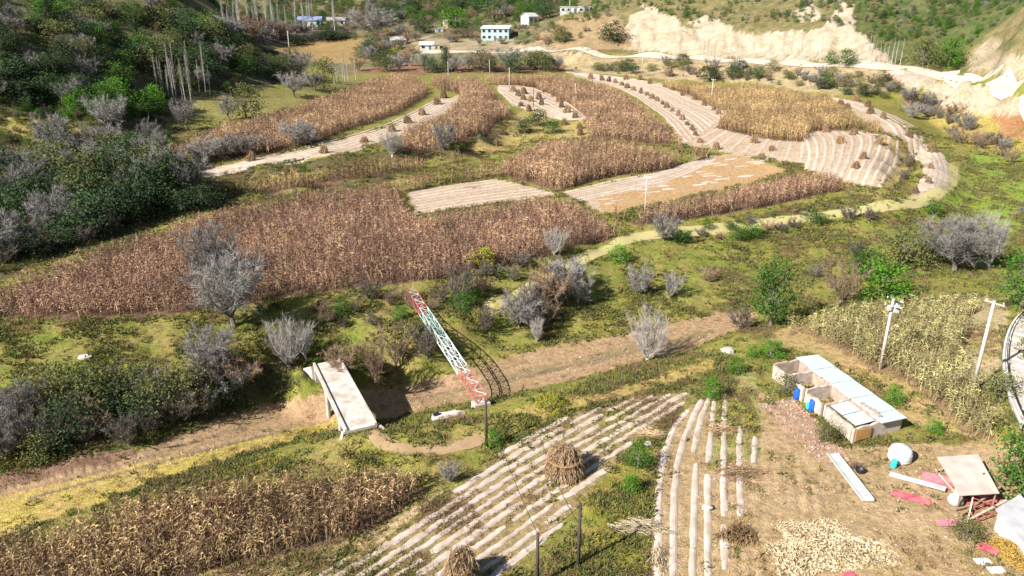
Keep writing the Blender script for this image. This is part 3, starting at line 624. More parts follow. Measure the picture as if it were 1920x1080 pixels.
# geometry-node scatter for what cannot be counted
def scatter(name, pts, rotz, scl, idx, variants, label, cat, tilt=0.08):
    me = bpy.data.meshes.new(name); n_ = len(pts)
    me.vertices.add(n_); me.vertices.foreach_set('co', np.asarray(pts, np.float32).ravel())
    rot = np.zeros((n_, 3), np.float32); rot[:, :2] = RNG.normal(0, tilt, (n_, 2)); rot[:, 2] = rotz
    for nm, ty, key, arr in (('inst_rot', 'FLOAT_VECTOR', 'vector', rot), ('inst_scale', 'FLOAT', 'value', np.asarray(scl, np.float32)), ('inst_index', 'INT', 'value', np.asarray(idx, np.int32))):
        at = me.attributes.new(nm, ty, 'POINT'); at.data.foreach_set(key, arr.ravel())
    me.update(); o = link(name, me)
    g = bpy.data.node_groups.new('scatter_' + name, 'GeometryNodeTree')
    g.interface.new_socket('Geometry', in_out='INPUT', socket_type='NodeSocketGeometry'); g.interface.new_socket('Geometry', in_out='OUTPUT', socket_type='NodeSocketGeometry')
    N = g.nodes; Lk = g.links; gi = N.new('NodeGroupInput'); go = N.new('NodeGroupOutput')
    iop = N.new('GeometryNodeInstanceOnPoints'); jn = N.new('GeometryNodeJoinGeometry')
    for vo in variants:
        oi = N.new('GeometryNodeObjectInfo'); oi.inputs['Object'].default_value = vo; oi.inputs['As Instance'].default_value = True
        Lk.new(oi.outputs['Geometry'], jn.inputs[0])
    def na(nm, ty):
        a = N.new('GeometryNodeInputNamedAttribute'); a.data_type = ty; a.inputs['Name'].default_value = nm
        return [s for s in a.outputs if s.enabled and s.name == 'Attribute'][0]
    e2r = N.new('FunctionNodeEulerToRotation'); Lk.new(na('inst_rot', 'FLOAT_VECTOR'), e2r.inputs[0])
    Lk.new(gi.outputs[0], iop.inputs['Points']); Lk.new(jn.outputs[0], iop.inputs['Instance']); iop.inputs['Pick Instance'].default_value = True
    Lk.new(na('inst_index', 'INT'), iop.inputs['Instance Index']); Lk.new(e2r.outputs[0], iop.inputs['Rotation']); Lk.new(na('inst_scale', 'FLOAT'), iop.inputs['Scale'])
    Lk.new(iop.outputs[0], go.inputs[0])
    md = o.modifiers.new('scatter', 'NODES'); md.node_group = g
    return tag(o, label, cat, None, 'stuff')
def loose(me, name):                               # variant kept out of the scene, used only by scatter
    return bpy.data.objects.new(name, me)

# ================================================================== SETTING
nr, nc = ZZ.shape
CORN = {  # outline of each stand; third value 1 where the photograph shows the tops instead of the feet
 'near': dict(P=[(-150,1075,1),(0,1015,1),(150,960,1),(300,910,1),(500,882,1),(640,866,1),(790,872,1),(800,915,0),(740,968,0),(640,1018,0),(520,1042,0),(400,1068,0),(300,1098,0),(0,1160,0),(-150,1200,0)], mat='corn_near', rs=.62, ps=.34, d=(1,.12), s=1.0, label='stand of dark dry corn between the riverbed and the ploughed strips'),
 'lower': dict(P=[(-150,590,1),(0,525,1),(130,478,1),(330,410,1),(470,375,1),(600,355,1),(735,338,1),(775,402,1),(900,384,1),(1000,368,1),(1070,372,1),(1120,396,1),(1168,432,1),(1162,440,0),(1000,484,0),(800,526,0),(540,556,0),(330,590,0),(130,600,0),(0,596,0),(-150,640,0)], mat='corn_red', rs=.80, ps=.40, d=(1,.25), s=1.0, label='large stand of reddish brown corn above the river bank'),
 'strip': dict(P=[(1148,396,1),(1300,368,1),(1480,326,1),(1560,320,1),(1602,346,1),(1590,354,0),(1450,386,0),(1280,414,0),(1200,424,0),(1152,410,0)], mat='corn_red', rs=.68, ps=.38, d=(1,.25), s=1.0, label='narrow stand of reddish corn along the terrace edge by the bare orange field'),
 'middle': dict(P=[(745,338,1),(860,315,1),(945,300,1),(1010,264,1),(1080,258,1),(1180,268,1),(1262,286,1),(1322,279,1),(1325,291,0),(1250,320,0),(1150,331,0),(1048,358,0),(1000,346,0),(945,331,0),(850,342,0),(752,356,0)], mat='corn_tan', rs=.7, ps=.4, d=(1,.35), s=1.25, label='pale tan corn stand jutting between two white stubble fields'),
 'upper': dict(P=[(895,142,1),(1050,140,1),(1150,163,1),(1200,193,1),(1242,230,1),(1278,262,1),(1278,272,0),(1200,270,0),(1110,258,0),(1095,226,0),(1062,192,0),(1000,164,0),(930,160,0)], mat='corn_tan', rs=.9, ps=.5, d=(.55,-1), s=1.3, label='curved stand of brown corn beside the row of stooks'),
 'lobe': dict(P=[(806,143,1),(892,143,1),(932,172,1),(957,208,1),(945,226,0),(890,256,0),(830,278,0),(750,284,0),(758,256,0),(830,232,0),(868,192,0),(862,176,0),(822,168,0)], mat='corn_tan', rs=.85, ps=.48, d=(.4,-1), s=1.2, label='crescent stand of dull corn behind the grassy hollow'),
 'left': dict(P=[(298,275,1),(400,240,1),(520,205,1),(640,170,1),(700,146,1),(762,137,1),(803,156,1),(800,180,0),(740,216,0),(640,247,0),(590,268,0),(500,290,0),(360,300,0),(306,292,0)], mat='corn_tan', rs=.8, ps=.46, d=(.75,.8), s=1.2, label='long curved stand of tan corn below the wooded hillside'),
 'thin': dict(P=[(400,347,1),(520,318,1),(700,296,1),(860,288,1),(862,300,0),(740,326,0),(560,352,0),(415,370,0)], mat='corn_near', rs=.8, ps=.42, d=(1,.3), s=1.0, label='thin weedy strip of corn below the dark bank'),
 'golden': dict(P=[(1236,148,1),(1350,160,1),(1420,153,1),(1560,183,1),(1602,213,1),(1652,234,1),(1640,246,0),(1520,247,0),(1505,266,0),(1440,262,0),(1342,240,0),(1372,214,0),(1300,180,0)], mat='corn_gold', rs=.85, ps=.48, d=(.8,-.6), s=1.25, label='golden yellow stand of corn below the road bank'),
 'right': dict(P=[(1480,600,1),(1560,572,1),(1640,560,1),(1750,552,1),(1845,548,1),(1850,566,0),(1805,612,0),(1800,690,0),(1825,740,0),(1868,832,0),(1800,806,0),(1760,765,0),(1700,718,0),(1620,685,0),(1540,640,0),(1480,617,0)], mat='corn_green', rs=.66, ps=.38, d=(.9,.5), s=1.08, label='sparse greenish corn stand beside the concrete poles'),
}
CPTS = {}
for nm, cd in CORN.items():
    Wp = [hit(p[0], p[1], 2.1 * p[2] * cd['s']) for p in cd['P']]
    wx = np.array([p.x for p in Wp]); wy = np.array([p.y for p in Wp])
    d = np.array(cd['d'], float); d /= np.linalg.norm(d); e = np.array([-d[1], d[0]])
    pa = wx * d[0] + wy * d[1]; pb = wx * e[0] + wy * e[1]
    a, b = np.meshgrid(np.arange(pa.min(), pa.max(), cd['ps']), np.arange(pb.min(), pb.max(), cd['rs']))
    a = a.ravel() + RNG.normal(0, .10, a.size); b = b.ravel() + RNG.normal(0, .09, b.size)
    X = a * d[0] + b * e[0]; Y = a * d[1] + b * e[1]
    wpoly = list(zip(wx, wy))
    m = inpoly(X + .8 * vnoise(X / 2.5, Y / 2.5, 5), Y + .8 * vnoise(X / 2.5, Y / 2.5, 8), wpoly)
    gap = 0.85 if nm == 'right' else (0.8 if nm == 'thin' else 0.9)
    m &= (fbm(X / 5.0, Y / 5.0, 77, 2) < gap * .5) & (RNG.uniform(0, 1, X.size) < (.9 if nm in ('right', 'thin') else .95))
    X, Y = X[m], Y[m]
    CPTS[nm] = np.stack([X, Y, Zat(X, Y)], 1)
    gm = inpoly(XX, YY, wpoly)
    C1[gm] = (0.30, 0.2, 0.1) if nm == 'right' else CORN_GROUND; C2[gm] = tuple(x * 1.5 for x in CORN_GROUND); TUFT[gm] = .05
V = np.stack([XX, YY, ZZ], 2).reshape(-1, 3)
ii = np.arange(nr * nc).reshape(nr, nc)
Fq = np.stack([ii[:-1, :-1], ii[:-1, 1:], ii[1:, 1:], ii[1:, :-1]], 2).reshape(-1, 4)
gm_ = mesh_np('ground', V, Fq, M['ground'], True)
for nm, arr in (('cover_a', C1), ('cover_b', C2)):
    at = gm_.attributes.new(nm, 'FLOAT_COLOR', 'POINT')
    at.data.foreach_set('color', np.concatenate([arr.reshape(-1, 3), np.ones((nr * nc, 1))], 1).astype(np.float32).ravel())
ground = tag(link('ground', gm_), 'terraced valley ground with banks, riverbed and hillsides', None, None, 'structure')

def resample(P, step):
    P = [Vector(p) for p in P]; out = []
    for a, b in zip(P[:-1], P[1:]):
        n_ = max(1, int((b - a).length / step)); out += [a.lerp(b, k / n_) for k in range(n_)]
    return out + [P[-1]]
def smooth_line(P, it=2):
    for _ in range(it):
        Q_ = [P[0]]
        for a, b in zip(P[:-1], P[1:]): Q_ += [a.lerp(b, .25), a.lerp(b, .75)]
        P = Q_ + [P[-1]]
    return P
def ribbon_on_ground(P, width, lift, crown=0.0, step=1.0, cross=5, jit=0.0, edge=None, seed=0):
    """strip of surface draped over the ground along P"""
    r = np.random.default_rng(seed)
    P = resample(P, step); V = []; Fs = []
    ker = np.array([.25, .5, .25]); jl = np.convolve(r.normal(size=len(P) + 2), ker, 'valid'); jr = np.convolve(r.normal(size=len(P) + 2), ker, 'valid')
    for i, p in enumerate(P):
        d = P[min(i + 1, len(P) - 1)] - P[max(i - 1, 0)]; d.z = 0; d.normalize(); s = Vector((-d.y, d.x, 0))
        w_ = (width(i / max(1, len(P) - 1)) if callable(width) else width)
        w_ *= min(1.0, .7 + .3 * min(i, len(P) - 1 - i)) if crown else 1.0
        wl = w_ / 2 * (1 + jit * jl[i]); wr = w_ / 2 * (1 + jit * jr[i])
        for k in range(cross):
            t = 2 * k / (cross - 1) - 1
            q_ = p + s * (wr * t if t > 0 else wl * t)
            V.append((q_.x, q_.y, float(Zat(q_.x, q_.y)) + (lift if 0 < k < cross - 1 else min(lift, .02) if crown else lift) + crown * (1 - t * t)))
    for i in range(len(P) - 1):
        for k in range(cross - 1):
            a = i * cross + k; Fs.append((a, a + 1, a + cross + 1, a + cross))
    return MB().add(V, Fs)
def hits(L): return [hit(u, v) for u, v in L]
def path(name, L, width, mat, lift=.06, **k):
    o = ribbon_on_ground(smooth_line(hits(L)), width, lift, **k).build(name, M[mat], None, True)
    return tag(o, kind='structure')
ROADW = smooth_line([Vector(pz(u, v, z)) for u, v, z in [(1000,95,15.6),(1040,97,15.8),(1200,103,16.3),(1400,112,16.8),(1560,121,17.2),(1700,128,17.5),(1800,133,17.2),(1920,154,17.0),(2150,190,17)]])
tag(ribbon_on_ground(ROADW, 6.0, .16, step=3, cross=5).build('road', M['road'], None, True), kind='structure')
tag(ribbon_on_ground(smooth_line([Vector(pz(u, v, z)) for u, v, z in [(790,92,16.4),(860,92,16.6),(930,93,16.4),(1000,95,15.6)]]), 5.0, .14, step=3, cross=5).build('road', M['road'], None, True), kind='structure')
path('path', [(705,812),(722,832),(760,846),(820,848),(870,836),(905,822)], 1.7, 'dirt', .05, step=.6, jit=.12)
path('path', TRACK_A, 2.1, 'track', .07, step=.8, jit=.12)
path('path', TRACK_B, 2.4, 'track', .07, step=1, jit=.1)

# ------------------------------------------------------------------ harvested fields with strips of pale mulch film
def field(name_label, strips, wfun, lift=.04, crown=.055, mat='film', step=.7):
    f = thing('stubble_field', None, None); tag(f, name_label, None, None, 'structure')
    for i, S in enumerate(strips):
        L = smooth_line(hits(S), 1) if isinstance(S[0], tuple) else S
        # the film is torn in places: each strip breaks into one or two runs
        P = resample(L, step); n_ = len(P)
        if n_ < 4: continue
        o = ribbon_on_ground(P, wfun(i), lift, crown, step, 5, .2, seed=i).build('film_strip', M[mat], f)
    return f
def between(A, B, n_, k=10, t0=0.0, t1=1.0):
    """n_ lines lying between the two edge lines A and B (pixels), in the plane of the ground"""
    def par(L):
        W = smooth_line(hits(L), 1); acc = [0]
        for a, b in zip(W[:-1], W[1:]): acc.append(acc[-1] + (b - a).length)
        return [Vector(tuple(np.interp(q_ * acc[-1], acc, [w_[c] for w_ in W]) for c in range(3))) for q_ in np.linspace(0, 1, k)]
    a, b = par(A), par(B)
    return [[p.lerp(q_, t) for p, q_ in zip(a, b)] for t in np.linspace(t0, t1, n_)]
def sub(lines, seed, cut=.25):
    r = random.Random(seed); out = []
    for L in lines:
        n_ = len(L); a = 0; b = n_
        if r.random() < cut: a = r.randint(0, 2)
        if r.random() < cut: b = n_ - r.randint(0, 2)
        out.append(L[a:b])
    return out
def rows_in(poly, ang, pitch, seed, gap=.10):
    """parallel rows at a compass angle clipped to the field, torn here and there"""
    r = random.Random(seed); W = hits(poly); wp = [(p.x, p.y) for p in W]; c, s_ = math.cos(R(ang)), math.sin(R(ang)); out = []
    pb = [-p[0] * s_ + p[1] * c for p in wp]; pa = [p[0] * c + p[1] * s_ for p in wp]
    b = min(pb) + pitch * .4
    while b < max(pb):
        run = []
        for a in np.arange(min(pa), max(pa), .45):
            x_, y_ = a * c - b * s_, a * s_ + b * c
            bend_ = .012 * max(0, a - 38) ** 1.6; x_ += bend_ * .5; y_ -= bend_ * .5
            if inpoly(np.array([x_]), np.array([y_]), wp)[0] and r.random() > gap * .35: run.append(Vector((x_ + r.gauss(0, .04), y_ + r.gauss(0, .04), 0)))
            else:
                if len(run) > 4: out.append(run)
                run = []
        if len(run) > 4: out.append(run)
        b += pitch * r.uniform(.93, 1.07)
    return out
field('ploughed field of pale film strips around the tall corn stook', rows_in([(420,1150),(560,1085),(660,1045),(780,985),(870,905),(947,845),(1075,777),(1200,742),(1310,735),(1195,820),(1130,890),(1083,955),(950,1078),(890,1150)], 48, 1.02, 4, .05), lambda i: .54 + .10 * math.sin(i * 2.3))
field('small field with pale film strips and green weeds beside the ruined building', [
 [(1232,1090),(1236,930),(1240,870),(1262,800),(1290,770)], [(1262,1090),(1262,950),(1272,850),(1300,780),(1315,750)], [(1300,850),(1312,790),(1330,745)], [(1328,870),(1335,800),(1340,750)],
 [(1357,970),(1357,860),(1357,800),(1360,740)], [(1388,970),(1385,860),(1388,800)], [(1413,870),(1416,820)], [(1298,1090),(1300,960),(1306,870)], [(1328,1090),(1326,980),(1327,890)], [(1358,1070),(1358,985)]], lambda i: .56, crown=.05)
field('white stubble field enclosed by corn', between([(768,362),(850,347),(935,336)], [(780,402),(900,383),(1048,364)], 9), lambda i: .7, .05, .05, mat='film_far')
field('white rows beside the bare orange field', between([(1055,362),(1150,338),(1250,322),(1300,302)], [(1085,376),(1200,352),(1290,326),(1345,296)], 6), lambda i: .75, .05, .05, mat='film_far')
field('long pale strip field between curved corn stands', between([(348,322),(600,272),(735,232),(825,183)], [(362,329),(640,287),(760,250),(858,192)], 7), lambda i: .95, .05, .05, mat='film_far')
field('small pale field of stooks between corn stands', between([(935,160),(1000,163),(1060,190),(1105,224)], [(935,170),(970,200),(1040,220),(1060,226)], 9), lambda i: .9, .05, .05, mat='film_far')
field('long pale field with a close row of corn stooks', between([(1065,136),(1180,168),(1240,212),(1290,268)], [(1100,137),(1240,155),(1310,190),(1372,214)], 13), lambda i: .85, .05, .05, step=1.2, mat='film_far')
field('flat pale field with corn stooks below the golden corn', between([(1300,268),(1340,245),(1345,242)], [(1500,306),(1504,290),(1506,268)], 9), lambda i: .8, .04, .03, mat='film_far')
field('field of curving white film rows', between([(1504,250),(1522,285),(1512,318)], [(1655,250),(1692,285),(1648,352)], 11), lambda i: .85, .05, .09, mat='film_far')
field('narrow pale strip field on the rounded terrace end', between([(1560,183),(1645,216),(1705,262),(1745,310),(1722,365)], [(1600,190),(1665,212),(1735,262),(1780,312),(1772,352)], 5), lambda i: 1.25, .06, .05, mat='film_far')
r_ = random.Random(3)
pt = thing('torn_film', None, None); tag(pt, 'torn scraps of white film on the bare orange field', None, None, 'structure')
for k in range(38):
    u = r_.uniform(1130, 1440); v = 388 - (u - 1130) * .22 + r_.uniform(-38, 2)
    p = hit(u, v); L = r_.uniform(1.2, 4.2)
    dd = Vector((1, .32, 0)).normalized()
    ribbon_on_ground([p - dd * L / 2, p + dd * L / 2], r_.uniform(.4, .9), .05, .04, .5, 5, .4, seed=k).build('film_scrap', M['film'], pt)

# ------------------------------------------------------------------ corn
CV = {}
for mk in ('corn_near', 'corn_red', 'corn_tan', 'corn_gold', 'corn_green'):
    CV[mk] = [corn_mesh(30 + k, M[mk], 2.2 + .12 * k, 8 + k % 3) for k in range(4)]
allp = np.concatenate([np.concatenate([CPTS[k], np.full((len(CPTS[k]), 1), i)], 1) for i, k in enumerate(('near', 'right'))])
uu, vv_ = project(allp[:, 0], allp[:, 1], allp[:, 2] + 1)
vis = (uu > 0) & (uu < 1920) & (vv_ < 1075)
dist = np.where(vis, np.hypot(allp[:, 0], allp[:, 1]), 1e9)
order = np.argsort(dist)[:300]
keep = {'near': np.ones(len(CPTS['near']), bool), 'right': np.ones(len(CPTS['right']), bool)}
for q_ in order:
    p = allp[q_]; nm = ('near', 'right')[int(p[3])]; li = q_ if nm == 'near' else q_ - len(CPTS['near'])
    keep[nm][li] = False
    me = CV[CORN[nm]['mat']][random.randrange(4)]
    o = link('corn_plant', me, None, p[:3], (random.gauss(0, .07), random.gauss(0, .07), random.uniform(0, 6.28)), random.uniform(.85, 1.12) * CORN[nm]['s'])
    if nm == 'near': tag(o, 'dry brown corn plant at the margin of the stand beside the riverbed', 'corn plant', 'corn plants beside the riverbed')
    else: tag(o, 'greenish dry corn plant in the sparse stand beside the concrete poles', 'corn plant', 'corn plants by the concrete poles')
print('corn', {k: len(v) for k, v in CPTS.items()})
for nm, cd in CORN.items():
    P = CPTS[nm]
    if nm in keep: P = P[keep[nm]]
    n_ = len(P)
    scatter('corn_stand', P, RNG.uniform(0, 6.28, n_), RNG.uniform(.78, 1.16, n_) * cd['s'] * (1 + .16 * fbm(P[:, 0] / 6, P[:, 1] / 6, 12, 3)), RNG.integers(0, 4, n_), [loose(m, 'corn_variant') for m in CV[cd['mat']]], cd['label'], 'corn')

# ------------------------------------------------------------------ grass and weeds
GV = [loose(tuft_mesh(1, M['grass_green'], 26, .19, .32, .045), 'tuft'), loose(tuft_mesh(2, M['grass_yellow'], 26, .20, .32, .04), 'tuft'),
      loose(tuft_mesh(3, M['grass_brown'], 22, .27, .26, .04), 'tuft'), loose(tuft_mesh(4, M['leaf_olive'], 24, .26, .34, .10), 'tuft')]
def strew(n_, ymin, ymax, p_pow=1.0):
    y = np.exp(RNG.uniform(np.log(ymin), np.log(ymax), n_)); t = RNG.uniform(-.88, .88, n_); x = t * y
    return x, y
x, y = strew(320000, 36, 200)
tf = sample(TUFT, x, y); pn = fbm(x / 4.5, y / 4.5, 91, 3)
m = RNG.uniform(0, 1, len(x)) < tf * np.clip(.42 + 1.3 * pn, .03, 1)
x, y = x[m], y[m]; g1 = sample(C1, x, y); pn = fbm(x / 5, y / 5, 33, 3) + RNG.normal(0, .30, len(x))
green = g1[:, 1] > g1[:, 0] * 1.02
ix = np.where(green, np.where(pn > .12, 1, np.where(pn < -.30, 2, np.where(RNG.uniform(0, 1, len(x)) < .16, 3, 0))), np.where(pn > -.05, 1, np.where(RNG.uniform(0, 1, len(x)) < .3, 0, 2)))
sc = RNG.uniform(.5, 1.3, len(x)) * (0.85 + y / 160)
print('tufts', len(x))
scatter('grass', np.stack([x, y, Zat(x, y)], 1), RNG.uniform(0, 6.28, len(x)), sc, ix, GV, 'tufts of green and yellow grass and weeds on the banks and slopes', 'grass', .2)
#@@PART3
# ================================================================== TREES AND SHRUBS
def variants(fn, n_): return [fn(k) for k in range(n_)]
KINDS = {  # meshes (trunk, crown), height and spread they are built at, object name
 'bare':   (variants(lambda k: bare_tree(100 + k, 6, 6, 1.3, 12, 16, 24, .036, M['bark'], M['twig'], .12), 3), 6, 6, 'bare_tree'),
 'dense':  (variants(lambda k: bare_tree(110 + k, 6, 6, .9, 18, 18, 26, .030, M['bark'], M['twig'], .08, .8), 2), 6, 6, 'bare_tree'),
 'pale':   (variants(lambda k: bare_tree(120 + k, 6, 5, .4, 18, 14, 18, .019, M['bark_pale'], M['twig_pale'], .8), 3), 6, 5, 'bare_tree'),
 'brown':  (variants(lambda k: bare_tree(140 + k, 4, 4, .5, 10, 11, 20, .028, M['bark'], M['twig_brown'], .25), 3), 4, 4, 'bare_shrub'),
 'shrub':  (variants(lambda k: bare_tree(160 + k, 3.2, 3.8, .2, 13, 12, 24, .028, M['bark'], M['twig'], .2), 3), 3.2, 3.8, 'bare_shrub'),
 'darkshrub': (variants(lambda k: bare_tree(180 + k, 3.2, 4, .2, 12, 11, 22, .028, M['bark'], M['twig_dark'], .2), 3), 3.2, 4, 'bare_shrub'),
 'leaf':   (variants(lambda k: leafy_tree(200 + k, 5, 4, .6, 60, 26, .20, M['bark'], M['leaf']), 2), 5, 4, 'leafy_tree'),
 'bright': (variants(lambda k: leafy_tree(220 + k, 3.5, 3.6, .2, 50, 26, .19, M['bark'], M['leaf_bright']), 2), 3.5, 3.6, 'leafy_shrub'),
 'dark':   (variants(lambda k: leafy_tree(240 + k, 5, 4.4, .5, 60, 26, .22, M['bark'], M['leaf_dark']), 3), 5, 4.4, 'leafy_tree'),
 'olive':  (variants(lambda k: leafy_tree(260 + k, 4, 4, .4, 50, 24, .19, M['bark'], M['leaf_olive']), 2), 4, 4, 'leafy_tree'),
 'yellow': (variants(lambda k: leafy_tree(280 + k, 2.5, 2.6, .2, 36, 24, .15, M['bark'], M['leaf_yellow']), 1), 2.5, 2.6, 'leafy_shrub'),
 'conifer': (variants(lambda k: leafy_tree(300 + k, 7, 3.6, .3, 90, 24, .20, M['bark'], M['leaf_dark'], 'cone'), 2), 7, 3.6, 'conifer_tree'),
 'greencone': (variants(lambda k: leafy_tree(320 + k, 7, 4.2, .9, 80, 24, .22, M['bark'], M['leaf'], 'column'), 2), 7, 4.2, 'leafy_tree'),
 'poplar': (variants(lambda k: poplar(340 + k, 12, M['bark_pale'], M['twig_pale']), 3), 12, 2.4, 'poplar_tree'),
}
TR = random.Random(5)
def plant(kind, p, h, wid, label, group=None):
    vs_, h0, s0, nm = KINDS[kind]; tm, cm = TR.choice(vs_)
    t = thing(nm, label, 'shrub' if 'shrub' in nm else 'tree', p, TR.uniform(0, 6.28), group)
    t.scale = (wid / s0, wid / s0, h / h0)
    link('trunk' if 'shrub' not in nm else 'stem', tm, t); link('crown' if 'shrub' not in nm else 'foliage', cm, t)
    return t
def tree(kind, u, vb, vt, wpx, label, group=None, dz=0):
    p = hit(u, vb); dep = p.y * CP + (H - p.z) * SP
    h = max(.8, height_to(p, vt)); p.z -= .05
    return plant(kind, p, h, max(.6, wpx * dep / F), label, group)
# named ones, each with its own place
for a in [
 ('dense',440,612,474,150,'big round leafless grey tree on the grassy bank below the red corn'),
 ('dense',405,530,424,105,'leafless grey tree standing inside the red corn behind the big round one'),
 ('dense',395,705,618,105,'leafless grey tree on the slope just below the big round tree'),
 ('pale',545,690,592,95,'pale silvery leafless tree on the bank near the bridge'),
 ('pale',575,672,605,50,'slim pale leafless tree beside the silvery one near the bridge'),
 ('dense',1790,508,404,150,'wide round leafless tree with a short trunk above the greenish corn'),
 ('pale',1850,500,402,60,'tall pale leafless tree leaning beside the wide round tree'),
 ('brown',1568,572,484,90,'brown leafless tree between the green column tree and the bright bush'),
 ('pale',1212,676,582,86,'pale brush-like leafless tree standing alone in the riverbed'),
 ('shrub',1245,452,398,66,'grey leafless shrub at the foot of the pole on the terrace edge'),
 ('pale',1042,480,424,52,'small pale leafless tree against the edge of the red corn'),
 ('greencone',1445,612,488,80,'tall dark green tree beside the riverbed bend'),
 ('bright',1655,562,500,105,'bright green leafy bush at the edge of the greenish corn'),
 ('leaf',1620,525,468,70,'green leafy tree behind the bright green bush'),
 ('olive',1690,500,425,95,'olive green tree left of the wide leafless tree'),
 ('olive',1745,490,440,70,'smaller olive tree next to the wide leafless tree'),
 ('darkshrub',1606,486,448,42,'small dark round leafless shrub on the green slope'),
 ('leaf',1915,575,478,90,'green tree at the bend of the white road'),
 ('leaf',1912,935,800,110,'large green tree overhanging the yard shed'),
 ('olive',1868,748,694,72,'leafy bush at the foot of the leaning concrete pole'),
 ('darkshrub',1388,620,572,66,'brown leafless shrub at the riverbed bend'),
 ('brown',1330,528,498,44,'reddish brown shrub on the green slope'),
 ('shrub',1200,552,498,64,'grey leafless shrub on the slope above the pale riverbed tree'),
 ('shrub',1258,560,510,46,'small grey leafless shrub next to the slope shrub'),
 ('darkshrub',1530,520,496,40,'low dark shrub on the slope behind the green column tree'),
 ('yellow',895,604,578,22,'small bright yellow bush by the green path'),
 ('yellow',905,498,464,52,'yellow green bush at the lower edge of the red corn'),
 ('bright',1162,490,462,42,'bright green bush beside the green path'),
 ('pale',1005,640,592,40,'tiny pale leafless tree on the bank under the green path'),
 ('darkshrub',862,566,494,80,'dark shrub casting deep shade above the lattice girder'),
 ('darkshrub',915,515,488,70,'dark shrub on the bank under the red corn'),
 ('darkshrub',975,500,470,60,'dark shrub next to the yellow green bush'),
 ('brown',640,712,642,70,'dry brown shrub on the bank behind the bridge'),
 ('brown',700,722,636,80,'dry brown shrub beside the bridge shadow'),
 ('brown',745,690,604,70,'tall dry brown shrub behind the lattice girder'),
 ('darkshrub',800,672,612,80,'dark shrub under the middle of the lattice girder'),
 ('darkshrub',690,560,520,60,'dark shrub on the slope under the corn edge'),
 ('bright',925,835,806,36,'bright green weed bush at the foot of the dark wooden pole'),
 ('yellow',1030,770,742,60,'bright yellow green bush on the field-side bank'),
 ('shrub',845,905,868,52,'grey green shrub between the corn and the film strips'),
 ('bright',1445,668,640,50,'green bush above the ruined building'),
 ('bright',1412,668,650,30,'small green bush above the path to the ruined building'),
 ('bright',1380,700,672,34,'green bush beside the white boulder'),
 ('bright',1335,748,708,40,'green leafy bush at the head of the small strip field'),
 ('leaf',1195,878,826,50,'dark green bush on the weedy strip between the fields'),
 ('bright',1185,920,892,40,'small bright bush on the weedy strip between the fields'),
 ('olive',1550,828,786,44,'dry olive bush against the front wall of the ruined building'),
 ('olive',1470,742,704,44,'olive bush at the far corner of the ruined building'),
 ('olive',1812,1010,978,60,'dry spiky bush in front of the timber pile'),
 ('bright',1675,760,728,36,'green weed bush behind the roof of the ruined building'),
 ('bright',1750,812,788,30,'small green bush at the end of the greenish corn'),
 ('leaf',1748,402,375,34,'low green shrub on the slope below the terrace end'),
 ('pale',735,294,243,52,'pale leafless tree in front of the crescent corn'),
 ('shrub',832,284,226,56,'grey shrub at the bank below the crescent corn'),
 ('leaf',1036,250,226,36,'round dark green shrub in the grassy hollow'),
 ('dark',1010,236,206,40,'dark green bush throwing shade in the grassy hollow'),
 ('dark',985,250,222,36,'dark green shrub beside the shady bush in the hollow'),
 ('bare',205,248,178,74,'round leafless tree beside the bright green thicket by the river'),
 ('bare',212,296,232,72,'round leafless tree just below the other by the yellow meadow terrace'),
 ('shrub',285,272,222,44,'upright leafless shrub at the corner of the long tan corn'),
 ('bare',350,244,184,48,'grey leafless tree at the foot of the poplars'),
 ('olive',462,222,160,62,'olive round tree on the meadow above the long tan corn'),
 ('bare',430,224,178,40,'grey leafless tree beside the olive round tree'),
 ('bare',552,182,134,56,'grey leafless tree at the meadow edge below the spur'),
 ('bare',590,170,136,44,'smaller grey leafless tree at the meadow edge below the spur'),
 ('olive',608,165,112,48,'olive tree at the spur tip beside the pale poplar clump'),
 ('leaf',1558,122,94,24,'green tree beside the road against the pale scarp'),
 ('leaf',1586,124,92,38,'spreading green tree beside the road against the pale scarp'),
 ('olive',1730,124,74,60,'olive tree behind the road at the end of the scarp'),
 ('bright',1778,126,76,54,'bright green tree behind the road at the end of the scarp'),
 ('darkshrub',1535,168,140,40,'dark shrub on the bank above the golden corn'),
 ('leaf',1548,166,138,34,'green shrub on the bank above the golden corn'),
 ('dark',1330,152,124,40,'round dark green tree on the bank above the tall pole'),
 ('leaf',1420,148,124,26,'small green tree on the bank under the road'),
 ('dark',1148,78,44,50,'round dark green tree on the bare slope below the white house'),
 ('dark',795,62,34,40,'round dark green tree beside the yard of the white hut'),
 ('bare',700,70,14,90,'large leafless reddish tree in the back valley'),
 ('yellow',740,106,90,26,'bright yellow bush on the orange field'),
 ('conifer',836,135,86,26,'dark pointed tree at the far edge of the fields'),
 ('brown',905,135,92,60,'brown thicket tree at the far edge of the fields'),
 ('bare',960,132,88,60,'grey thicket tree at the far edge of the fields'),
 ('olive',1010,132,98,50,'olive tree at the far edge of the fields'),
 ('bright',855,50,16,60,'bright green tree behind the village'),
 ('dark',930,32,2,60,'dark green tree behind the pale blue house'),
 ('conifer',100,62,-6,34,'tall pointed green conifer high on the shady wooded hillside'),
 ('yellow',1060,36,26,14,'yellow bush below the white house'),
]: tree(*a)
